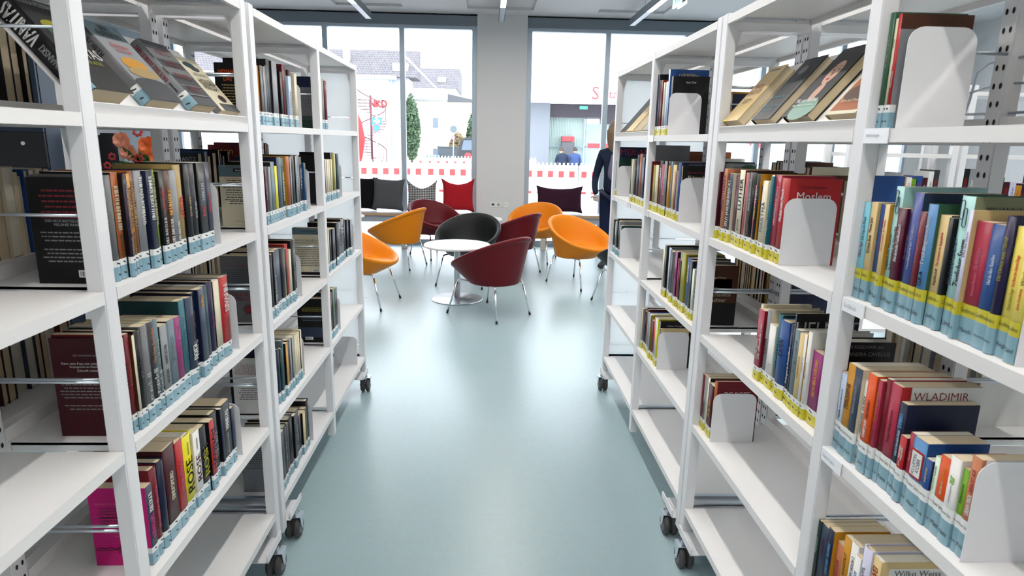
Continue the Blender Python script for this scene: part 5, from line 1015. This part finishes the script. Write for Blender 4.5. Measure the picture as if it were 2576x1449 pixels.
for rec in r:
    if rec[0]['label'].startswith('light blue'):
        bm = BM(); x = .0012; tt, hh = rec[1], rec[2]
        prism(bm, [(tt*.06, .070), (tt*.94, .070), (tt*.94, .122), (tt*.06, .122)], x-.0006, x, 'x'); obj('red_label', bm, cm('red'), rec[0])
        bm = BM(); prism(bm, [(tt*.12, .074), (tt*.84, .074), (tt*.84, .118), (tt*.12, .118)], x+.0001, x+.0005, 'x'); obj('white_label', bm, TAGW, rec[0])
        bm = BM(); put_text(bm, 'KLÜPFEL', (x+.0008, tt*.32, .096), (0, 0, 1), (0, -1, 0), tt*.26, .038, 0, True); put_text(bm, 'KOBR', (x+.0008, tt*.64, .096), (0, 0, 1), (0, -1, 0), tt*.26, .026, 0, True); obj('label_lettering', bm, INK, rec[0])
    if rec[0]['label'].startswith('crimson') and rec[1] > .018:
        first_cover(rec, 1, [('WLADIMIR', 'drd', .915, .015, .8)], (), [('wht', .13, 1, 0, 1)])
r = R_(1, Z4, 'fourth shelf', d0, None, [('T', 1900, 1140, 3.811), (352, 422, 'dgn', 'bk2', [Tt('Heilgottsgmeind', 'wht', .3, .7, .5)]), (384, 458, 'slt', 'dgn', [Tt('DIE LEICHE', 'drd', .3, .8, .3)]), (462, 520, 'nvy', 'oyl', [Tt('DAVID SAFIER  TRAUMPRINZ', 'lbl', .1, .8, .4)]), (528, 668, 'sal', 'bge', [Tt('MIESES KARMA', 'crs', .2, .7, .4)]), (604, 638, 'oyl', 'oyl', [Tt('SAFIER  AUFGETAUT', 'drd', .1, .8, .35)]),
  (684, 718, 'wht', 'wht', [Tt('MIESES KARMA HOCH 2', 'prp', .1, .85, .35)]), (768, 868, 'wht', 'wht', [Tt('GESTATTEN MEIN NAME', 'lbl', .2, .8, .5)]), (840, 803, 'lil', 'lil', [Tt('THOMAS KAPPL', 'gry', .2, .8, .35)]), (940, 935, 'bge', 'bge', [Tt('ZWEI', 'red', .7, .95, .6)]), ('E', 1040)], rnd_seed=44, D=.15)
first_cover(r[0], 1, [('Wilko Weiss', 'blk', .88, .012, .62)], (), [('wht', .12, .95, .83, .93), ('grb', .2, .6, .55, .78), ('oli', .6, .8, .55, .75)])
def be_near(px, z, label, **k):
    y = solve_y(px, XF+.02, z)
    for s_, z_, a, b in REG:
        if s_ == 1 and abs(z_-z) < .01 and a-.02 < y < b: y = a-.0025
    return bookend(1, y, z, XF+.016, label, **k)
be_near(1781+905/5.175, Z2, 'white bookend before the red hardback, second shelf, right near bookcase')
be_near(1720+217/3.45, Z4, 'white bookend before the dark red books, fourth shelf, right near bookcase', w=.145)
be_near(1480+837/4.262, Z1, 'white bookend on the top shelf, near bay of right far bookcase')
be_near(1530+131/6.588, Z2, 'white bookend on the second shelf, far bay of right far bookcase')
be_near(1620+548/6.588, Z2, 'white bookend on the second shelf, near bay of right far bookcase')
be_near(1480+327/4.262, Z3, 'white bookend on the third shelf, far bay of right far bookcase')
be_near(1590+236/4.024, Z4, 'white bookend on the fourth shelf, near bay of right far bookcase')
be_near(2257, Z1, 'tall white bookend on the top shelf of the nearest bay at the right', h=.178, w=.128)
be_near(2547, Z2, 'white bookend cut off by the right picture edge, second shelf', h=.172)
be_near(2411, Z3, 'white bookend with the picture edge behind the salmon spine, third shelf', h=.172)
# ------------------------------------------------------------------ books on the sloping display shelves
def ellipse(bm, c, ux, uz, a, b, n=20, mi=0):
    c, ux, uz = Vector(c), Vector(ux), Vector(uz); f = bm.faces.new([bm.verts.new(c+ux*a*math.cos(2*PI*k/n)+uz*b*math.sin(2*PI*k/n)) for k in range(n)]); f.material_index = mi
def display_book(sg, y, w, t, H, ks, kc, label, where, spine=(), cover=(), pics=(), style=None, up=0):
    s = Vector((sg*.646, 0, .763)); nrm = Vector((-sg*.763, 0, .646)); X = Vector((0, -1 if sg < 0 else 1, 0))
    y0 = y if sg < 0 else y+w
    p = Vector((sg*(XF+.0325), y0, Z1+.0192))+nrm*.0015+s*up
    o = thing('book', label, 'book', (0, 0, 0), 0, 'books lying on the display shelves')
    M = Matrix((X, nrm, s)).transposed().to_4x4(); M.translation = p; o.matrix_world = M
    rnd = random.Random(int(y*1000)); arc = book_meshes(o, t, H, w, kc, ks, None, t > .02, PAGE, rnd)
    if style: sticker(o, arc, t, style, rnd, 'lo')
    if spine: lettering(o, arc, t, H, spine, None, z0=.05)
    yy = t+.0005
    for i, (kind, k, u, v, a, b) in enumerate(pics):
        bm = BM(); c = (-w*(.0+u), yy+.00025*i, H*v)
        if kind == 'e': ellipse(bm, c, (-1, 0, 0), (0, 0, 1), w*a, H*b)
        else: quad(bm, c, (-1, 0, 0), (0, 0, 1), w*a, H*b)
        obj('cover_picture', bm, SKIN2 if k == 'skn' else cm(k), o)
    for s_, k, v, h, wf in cover:
        bm = BM(); put_text(bm, s_, (-w/2, yy+.003, H*v), (-1, 0, 0), (0, 0, 1), h, w*wf, 0, bold=h*.015); bm2 = bm
        for q in bm.verts: q.co.y = yy+.0022
        obj('cover_lettering', bm, ink(k), o)
    return o
SKIN2 = mat('printed_skin_tone', (.50, .28, .20), .4, coat=.4)
C.update({'mnt': ('mint', '8fb5a8')})
display_book(-1, 1.279, .142, .040, .215, 'blk', 'blk', 'thick black paperback with white spine title, nearest on the left display shelf', '', [Tt('VANITAS', 'wht', .45, .98, .7), Tt('POZNANSKI', 'slv', -.05, .38, .35)], [('VANITAS', 'wht', .42, .026, .86), ('GRAU WIE ASCHE', 'oli', .31, .011, .6), ('URSULA POZNANSKI', 'slv', .93, .012, .85)],
             [('e', 'oli', .5, .70, .30, .07), ('e', 'grn', .4, .62, .18, .05), ('e', 'prp', .7, .76, .14, .06)], 'B')
display_book(-1, 1.505, .150, .030, .218, 'gry', 'slv', 'pale grey paperback with golden field picture on the left display shelf', '', [Tt('REBUS', 'dgr', .4, .9, .4)], [('IAN', 'blk', .93, .016, .25), ('RANKIN', 'blk', .84, .019, .6), ('Ein Haus', 'red', .70, .013, .5), ('voller Lügen', 'red', .63, .012, .6)],
             [('q', 'gra', .5, .9, 1, .2), ('e', 'oyl', .50, .47, .34, .09), ('e', 'tan', .55, .36, .42, .07), ('q', 'dgr', .5, .10, 1, .2), ('e', 'dgr', .5, .22, .48, .07)], 'B')
display_book(-1, 1.728, .140, .032, .205, 'slv', 'dgr', 'dark paperback with cream spine and red letters on the left display shelf', '', [Tt('KALTE SEELE, DUNKLES HERZ', 'drd', .25, 1, .4), Tt('WENDY WALKER', 'blk', 0, .2, .45)], [('KALTE', 'drd', .82, .018, .45), ('SEELE', 'drd', .64, .018, .45), ('DUNKLES', 'drd', .45, .018, .6), ('HERZ', 'drd', .25, .018, .4)],
             [('q', 'gry', .5, .80, 1, .16), ('q', 'gry', .5, .52, 1, .12), ('q', 'slv', .5, .90, 1, .01), ('q', 'slv', .5, .70, 1, .008), ('q', 'slv', .5, .50, 1, .008), ('q', 'slv', .5, .30, 1, .008), ('q', 'slv', .5, .15, 1, .012)], 'B')
display_book(-1, 1.908, .140, .020, .19, 'slv', 'crm', 'whitish paperback with bold black title, farthest on the left display shelf', '', (), [('HÖLLEN', 'blk', .56, .022, .85), ('ANGST', 'blk', .45, .022, .68), ('GEIR TANGEN', 'gry', .68, .010, .6)],
             [('e', 'dte', .4, .86, .25, .06), ('e', 'dgr', .55, .80, .2, .05), ('q', 'bk2', .6, .07, .8, .14), ('e', 'brn', .6, .24, .16, .07), ('e', 'bk2', .6, .24, .10, .045)])
display_book(1, 1.962, .125, .028, .215, 'sal', 'bge', 'beige hardback with salmon letters, farthest on the right display shelf', '', (), [('SPÄTE', 'drd', .62, .020, .7), ('BERICHTE', 'drd', .52, .018, .75), ('Wie aus dem', 'brn', .38, .008, .5), ('Nachlass', 'brn', .33, .008, .35)], [('q', 'gry', .5, .93, .6, .03), ('e', 'yel', .15, .01, .12, .02)])
display_book(1, 1.742, .126, .024, .218, 'blk', 'bk2', 'black hardback with faint grey portrait and teal lettering on the right display shelf', '', (), [('Hannelore Hoger', 'tea', .36, .012, .7), ('Ohne Liebe trauern', 'tea', .22, .011, .75), ('die Sterne', 'tea', .16, .011, .4)], [('e', 'dgr', .4, .75, .3, .14), ('e', 'gry', .42, .80, .16, .07), ('q', 'slv', .9, .3, .02, .6)])
display_book(1, 1.535, .130, .026, .218, 'blk', 'blk', 'dark hardback with portrait of a woman in mint green on the right display shelf', '', (), [('Mut zur Freiheit', 'wht', .22, .015, .8), ('Meine Flucht aus Nordkorea', 'gnw', .15, .008, .8)],
             [('q', 'bk2', .5, .5, 1, 1), ('e', 'mnt', .6, .10, .45, .16), ('e', 'skn', .55, .34, .13, .14), ('e', 'skn', .52, .62, .21, .17), ('e', 'blk', .44, .66, .035, .012), ('e', 'blk', .62, .66, .035, .012), ('e', 'brn', .52, .595, .02, .03), ('e', 'red', .52, .525, .06, .014), ('q', 'blk', .44, .70, .10, .008), ('q', 'blk', .62, .70, .10, .008)])
display_book(1, 1.335, .125, .022, .20, 'yel', 'crm', 'brown and red paperback with cream edge, nearest on the right display shelf', '', (), [('Stein auf Stein', 'crm', .18, .009, .6)], [('q', 'org', .55, .45, .9, .8), ('e', 'brn', .5, .3, .4, .12), ('q', 'red', .4, .52, .5, .09)])
for i, (y, w, t, H, a, b, l) in enumerate(((3.62, .14, .012, .26, 'blk', 'bk2', 'thin black book'), (3.44, .15, .014, .24, 'grn', 'bge', 'green and cream book'), (3.26, .15, .012, .22, 'tan', 'tan', 'tan coloured book'), (3.08, .14, .014, .20, 'lil', 'slv', 'pale lilac book'))):
    display_book(1, y, w, t, H, a, b, l+' on the sloping shelf, far bay of right far bookcase', '')

# ------------------------------------------------------------------ rows on the far sides of the bookcases, page edges towards the aisle
BACKM = []; BBM = BM()
def bmi(k):
    m_ = cm(k) if k in C else k
    if m_ not in BACKM: BACKM.append(m_)
    return BACKM.index(m_)
def back_row(sg, z, y0, y1, keys, where, seed, D=.135, first=None, Hs=(.19, .225)):
    """rows of which the photo shows only page edges through the frames: gathered in one object; the first one is a book of its own when it shows a cover"""
    rnd = random.Random(seed); y = y0; i = 0; out = []
    while y < y1 and i < 24:
        t = rnd.uniform(.018, .042); k = keys[i % len(keys)]; H = rnd.uniform(*Hs); dd = min(.2, D*(H/.2)); xo = XB-.014-rnd.uniform(0, .006)
        if i == 0 and first:
            o = thing('book', first, 'book', (sg*xo, y+(t if sg < 0 else 0), z+.0002), PI if sg < 0 else 0)
            book_meshes(o, t-.0008, H, dd, k, k, None, H > .205, PAGE, rnd); out.append((o, t-.0008, H, dd))
        else:
            p_ = PAGE if rnd.random() < .8 else PAGEW; c_ = .002 if H > .205 else .0008; g = .003 if H > .205 else 0; xa, xb = sg*xo, sg*(xo-dd); zb = z+.0002; e_ = -sg*.002
            box(BBM, (xa, y, zb), (xb, y+c_, zb+H), bmi(k)); box(BBM, (xa, y+t-.0008-c_, zb), (xb, y+t-.0008, zb+H), bmi(k)); box(BBM, (xa, y+c_, zb), (xa+e_, y+t-.0008-c_, zb+H), bmi(k))
            box(BBM, (xa+e_, y+c_+.0001, zb+g), (xb+sg*g, y+t-.0009-c_, zb+H-g), bmi(p_))
        y += t; i += 1
    return out
def back_cover(rec, sg, txt, pics=()):
    o, t, H, D = rec; yy = (t+.0005) if sg < 0 else -.0005; ux = (-1, 0, 0) if sg < 0 else (1, 0, 0); d = 1 if sg < 0 else -1
    for i, (kind, k, u, v, a, b) in enumerate(pics):
        bm = BM(); c = (-D*u, yy+d*.0002*i, H*v)
        (ellipse(bm, c, ux, (0, 0, 1), D*a, H*b) if kind == 'e' else quad(bm, c, ux, (0, 0, 1), D*a, H*b)); obj('cover_picture', bm, SKIN2 if k == 'skn' else cm(k), o)
    for s_, k, v, h, wf in txt:
        bm = BM(); put_text(bm, s_, (-D/2, yy+d*.002, H*v), ux, (0, 0, 1), h, D*wf, 0); obj('cover_lettering', bm, ink(k), o)
fs = 'far side of left near bookcase'
r = back_row(-1, Z2, .86, 1.20, ('slv', 'gra', 'blk', 'oyl', 'dgr'), '', 51, first='grey thriller showing its lettered cover at the left picture edge'); back_cover(r[0], -1, [('McDERMID', 'blk', .88, .016, .85)], [('q', 'slv', .5, .5, 1, 1), ('e', 'slt', .6, .2, .3, .15)])
back_row(-1, Z1, 1.30, 1.72, ('blk', 'dgr', 'crm', 'bk2'), 'top shelf, '+fs, 52); r = back_row(-1, Z2, 1.29, 1.75, ('blk', 'blu', 'dgr', 'crm', 'slt'), 'second shelf, far bay, '+fs, 53)
back_row(-1, Z3, 1.30, 1.75, ('mar', 'dgr', 'blk', 'drd', 'slt'), 'third shelf, '+fs, 54); back_row(-1, Z4, 1.28, 1.40, ('blk', 'mar', 'crm'), 'fourth shelf, '+fs, 55)
fs = 'far side of left far bookcase'
r = back_row(-1, Z2, 2.60, 2.92, ('blk', 'blu', 'bk2', 'blk', 'nvy', 'blk'), '', 56, Hs=(.21, .245), first='black book with grey capitals showing above the left second shelf row'); back_cover(r[0], -1, [('LAGERCRANTZ', 'slv', .90, .016, .9)])
back_row(-1, Z1, 2.26, 2.5, ('blk', 'bk2', 'blk'), 'top shelf, '+fs, 57, Hs=(.24, .26)); back_row(-1, Z3, 2.22, 2.85, ('crm', 'dgr', 'crm', 'mar', 'blk'), 'third shelf, '+fs, 58); back_row(-1, Z3, 3.02, 3.3, ('blk', 'drd', 'bk2'), 'third shelf, far bay, '+fs, 59); back_row(-1, Z4, 2.22, 2.6, ('dgr', 'blu', 'crm', 'blk'), 'fourth shelf, '+fs, 60)
r = back_row(-1, Z2, 3.05, 3.35, ('drd', 'blk', 'dgr'), '', 61, Hs=(.24, .27), first='dark red book with golden letters rising behind the left far bookcase'); back_cover(r[0], -1, [('non', 'oyl', .88, .02, .4)])
fs = 'far side of right far bookcase'
r = back_row(1, Z2, 3.05, 3.35, ('slv', 'dgr', 'wht', 'blk'), '', 62, Hs=(.21, .235), first='grey cover with three lines of print behind the right display shelf'); back_cover(r[0], 1, [('Kind geschnappt.', 'blk', .92, .012, .85), ('Koffer gepackt.', 'blk', .85, .012, .8), ('Große Augen gemacht.', 'oyl', .78, .012, .95)], [('e', 'grn', .3, .9, .25, .08), ('q', 'gry', .5, .3, 1, .6)])
r = back_row(1, Z2, 2.24, 2.52, ('brn', 'crm', 'slv', 'dgr', 'slt'), '', 63, Hs=(.225, .245), first='brown cover with a face under a cream band behind the red hardback'); back_cover(r[0], 1, [], [('q', 'crm', .5, .94, .9, .12), ('e', 'skn', .5, .6, .30, .20), ('e', 'blk', .4, .66, .05, .02), ('e', 'blk', .6, .66, .05, .02)])
back_row(1, Z3, 2.30, 2.85, ('nvy', 'oyl', 'blk', 'lim', 'drd', 'wht'), 'third shelf, '+fs, 64); back_row(1, Z1, 3.10, 3.4, ('nvy', 'oyl', 'slv'), 'top shelf, '+fs, 65)
fs = 'far side of right near bookcase'
back_row(1, Z3, 1.36, 1.70, ('wht', 'slv', 'blk', 'crm'), 'third shelf, '+fs, 66); back_row(1, Z2, 1.95, 2.06, ('blu', 'nvy', 'blu'), 'second shelf, '+fs, 67); r = back_row(1, Z1, .86, 1.18, ('blu', 'crm', 'drd', 'bge', 'blk'), 'top shelf, '+fs, 68)
# (rows above)
# puppet theatre picture book
o = thing('picture_book', 'large brown wooden crate pattern book facing the camera behind the right far bookcase', 'book', (1.20, 3.52, Z2+.0002)); w, H = .25, .262
bm = BM(); box(bm, (-w/2+.003, .002, .003), (w/2-.003, .020, H-.003)); obj('page_block', bm, PAGE, o)
bm = BM(); box(bm, (-w/2, 0, 0), (w/2, .0018, H)); box(bm, (-w/2, .0202, 0), (w/2, .022, H)); box(bm, (-w/2, .0018, 0), (-w/2+.002, .0202, H)); obj('cover', bm, cm('bor'), o)
bm = BM(); quad(bm, (-.02, -.0003, H/2), (1, 0, 0), (0, 0, 1), .008, H); put_text(bm, 'Das große Buch der', (-.05, -.0005, H*.90), (1, 0, 0), (0, 0, 1), .010, .12); put_text(bm, 'Augsburger', (.0, -.0006, H*.74), (1, 0, .06), (-.06, 0, 1), .036, .22, bold=.001); put_text(bm, 'Puppenkiste', (.01, -.0006, H*.60), (1, 0, .06), (-.06, 0, 1), .032, .22, bold=.001); obj('cover_lettering', bm, INK, o)

# ------------------------------------------------------------------ things behind the left bookcases
NV = mat('navy_cabinet_front', (.010, .020, .042), .35); BK = mat('black_cabinet_front', (.006, .007, .009), .35)
o = thing('tall_cabinet', 'tall navy and black cabinet with a round lock at the upper left', 'cabinet', (-4.5, 4.7, 0))
bm = BM(); box(bm, (0, .022, 0), (1.42, .5, 2.5)); obj('body', bm, NV, o)
for a, b, z0, z1, m in ((.004, .70, 1.50, 2.49, NV), (.706, 1.416, 1.50, 2.49, NV), (.004, 1.416, .04, 1.495, BK)):
    bm = BM(); box(bm, (a, 0, z0), (b, .021, z1)); d = obj('door', bm, m, o)
    if m is BK:
        bm = BM(); lathe(bm, [(.013, -.006), (.013, 0)], (1.27, 0, 1.42), 20, axis='y'); obj('lock', bm, mat('pale_lock', (.7, .7, .7), .3), d)
CT = mat('counter_board', (.5, .5, .5), .5)
o = thing('service_counter', 'pale service counter behind the left bookcase carrying flowers and monitor', 'counter', (-3.05, 4.9, 0)); part('worktop', o, CT, ((0, 0, 1.02), (1.5, .8, 1.06))); part('front_board', o, CT, ((.02, .03, 0), (1.48, .06, 1.019))); part('side_board', o, CT, ((.02, .061, 0), (.05, .78, 1.019)), ((1.45, .061, 0), (1.48, .78, 1.019)))
o = thing('monitor', 'black monitor seen from the back beside the flowers', 'monitor', (at(268, 370, 'y', 5.1)[0], 5.1, 1.0602)); bm = BM(); box(bm, (-.06, 0, .12), (.075, .10, .44)); bmesh.ops.bevel(bm, geom=list(bm.edges), offset=.015, segments=3, affect='EDGES'); obj('housing', bm, mat('black_plastic', (.012, .012, .014), .35), o)
bm = BM(); box(bm, (-.10, .02, .12), (-.062, .03, .42)); obj('screen_edge', bm, mat('grey_plastic', (.35, .37, .38), .4), o); bm = BM(); tube(bm, [(0, .05, .0), (0, .05, .12)], .02, 10); lathe(bm, [(.07, 0), (.07, .012)], (0, .05, 0), 24); obj('stand', bm, INK, o)
o = thing('flower_bouquet', 'bouquet of orange and salmon roses with green leaves in a pot', 'flowers', (at(352, 380, 'y', 4.98)[0], 4.98, 1.0602)); rnd = random.Random(9)
bm = BM(); lathe(bm, [(.05, 0), (.075, .10), (.08, .14), (.07, .14), (.045, .01)], seg=20); obj('pot', bm, mat('green_pot', (.10, .22, .10), .4), o)
GLF = mat('bouquet_leaf', (.03, .13, .03), .45, var=.4, scale=30); bm = BM()
for k in range(70):
    a = rnd.uniform(0, 2*PI); el = rnd.uniform(-.1, 1.3); L_ = rnd.uniform(.12, .24); d = Vector((math.cos(a)*math.cos(el), math.sin(a)*math.cos(el), math.sin(el)*.9)); c = Vector((0, 0, .13)); s_ = d.cross(Vector((0, 0, 1))).normalized()*rnd.uniform(.014, .03)
    p = [c+d*L_*q+Vector((0, 0, -.03*q*q)) for q in (.15, .5, .8, 1)]; v = [bm.verts.new(q) for q in (p[0], p[1]+s_, p[2]+s_*.8, p[3], p[2]-s_*.8, p[1]-s_)]; bm.faces.new(v)
obj('leaves', bm, GLF, o); o.scale = (1.35, 1.35, 1.3)
for k, (x, z, r_, c_) in enumerate(((-.06, .30, .045, 'sal'), (-.03, .235, .045, 'sal'), (.08, .27, .055, 'rse'), (.12, .20, .04, 'rse'), (.03, .35, .03, 'crr'), (-.12, .21, .022, 'crr'), (.14, .26, .022, 'crr'), (-.15, .16, .022, 'crr'), (.02, .20, .03, 'crr'))):
    m = {'sal': mat('salmon_petals', (.72, .30, .20), .6), 'rse': mat('orange_petals', (.75, .16, .04), .6), 'crr': mat('red_berries', (.45, .03, .03), .5)}[c_]
    bm = BM()
    for j in range(3 if c_ != 'crr' else 1):
        for q in range(5 if c_ != 'crr' else 7):
            a = q*2*PI/(5 if c_ != 'crr' else 7)+j*.6; rr_ = r_*(.45+.27*j); d = Vector((math.cos(a), 0, math.sin(a)))
            if c_ == 'crr': bmesh.ops.create_icosphere(bm, subdivisions=1, radius=r_*.35, matrix=Matrix.Translation((x+d.x*r_*.7, -.06, z+d.z*r_*.7))); continue
            u = Vector((0, 1, 0)).cross(d); c0 = Vector((x, -.06-.02*(2-j), z)); v = [bm.verts.new(c0+d*rr_*w1+u*rr_*w2+Vector((0, w3*r_, 0))) for w1, w2, w3 in ((0, -.2, .3), (.55, -.62, .1), (1, -.35, -.1), (1.05, .35, -.1), (.55, .62, .1), (0, .2, .3))]; bm.faces.new(v)
    obj('blossom', bm, m, o)

# ------------------------------------------------------------------ bookcases of the next section at the right
def cross_case(label, x0, x1, y, shelves, rows_, cs):
    o = thing('bookcase', label, 'bookcase', (x0, y, 0), group='white bookcases of the next section')
    for x in (0, x1-x0-.04): part('upright', o, WHITE, ((x, 0, 0), (x+.04, .035, 1.9)), ((x, .28, 0), (x+.04, .31, 1.9)))
    for z in shelves: part('shelf', o, SHELF, ((.041, .002, z-.024), (x1-x0-.041, .30, z)))
    for k, (z, xa, xb, ents) in enumerate(rows_):
        x = xa; rnd = random.Random(k+int(x0*10)); i = 0; w_ = (xb-xa)/len(ents)
        for key, H in ents:
            t = w_*rnd.uniform(.92, .99); yy = y+.012+rnd.uniform(0, .01); zb = z+.0002
            box(BBM, (x, yy, zb), (x+t, yy+.0015, zb+H), bmi(key)); box(BBM, (x, yy+.0015, zb), (x+.0012, yy+.15, zb+H), bmi(key)); box(BBM, (x+t-.0012, yy+.0015, zb), (x+t, yy+.15, zb+H), bmi(key)); box(BBM, (x+.0013, yy+.0016, zb), (x+t-.0013, yy+.149, zb+H-.001), bmi(PAGEW))
            if t > .016: put_text(BBM, rnd.choice(['BACKEN', 'GARTEN', 'Kochen', 'FIT']), (x+t/2, yy-.0008, zb+H*.55), (0, 0, 1), (-1, 0, 0), t*.5, H*.5, bmi(rnd.choice(['wht', 'bk2', 'red'])))
            x += w_; i += 1
cross_case('white bookcase of the next section behind the large print row', 2.30, 3.02, 4.1, (.3, .72, 1.13, 1.47, 1.86), [(1.13, 2.36, 2.93, [('wht', .17), ('red', .20), ('grb', .235), ('lil', .20), ('wht', .19), ('wht', .18), ('bge', .18), ('red', .17), ('slv', .22), ('oyl', .20), ('wht', .19), ('grb', .18), ('blu', .20), ('mar', .19), ('wht', .23), ('dgr', .24)])], 'first bookcase of the next section')
cross_case('white bookcase at the right edge of the next section', 3.04, 3.80, 4.1, (.3, .72, 1.13, 1.47, 1.86), [(1.13, 3.09, 3.74, [('blk', .25), ('slv', .25), ('wht', .23), ('yel', .20), ('blu', .20), ('pnk', .18), ('dgr', .2), ('mar', .17), ('lil', .17), ('oyl', .15), ('prp', .16), ('wht', .15), ('pnk', .16), ('nvy', .22), ('crm', .2), ('aqu', .24)])], 'second bookcase of the next section')

bb = obj('background_books', BBM, BACKM); tag(bb, 'rows of background books on the far sides and in the next section at right', 'books', 'background book rows', 'stuff')
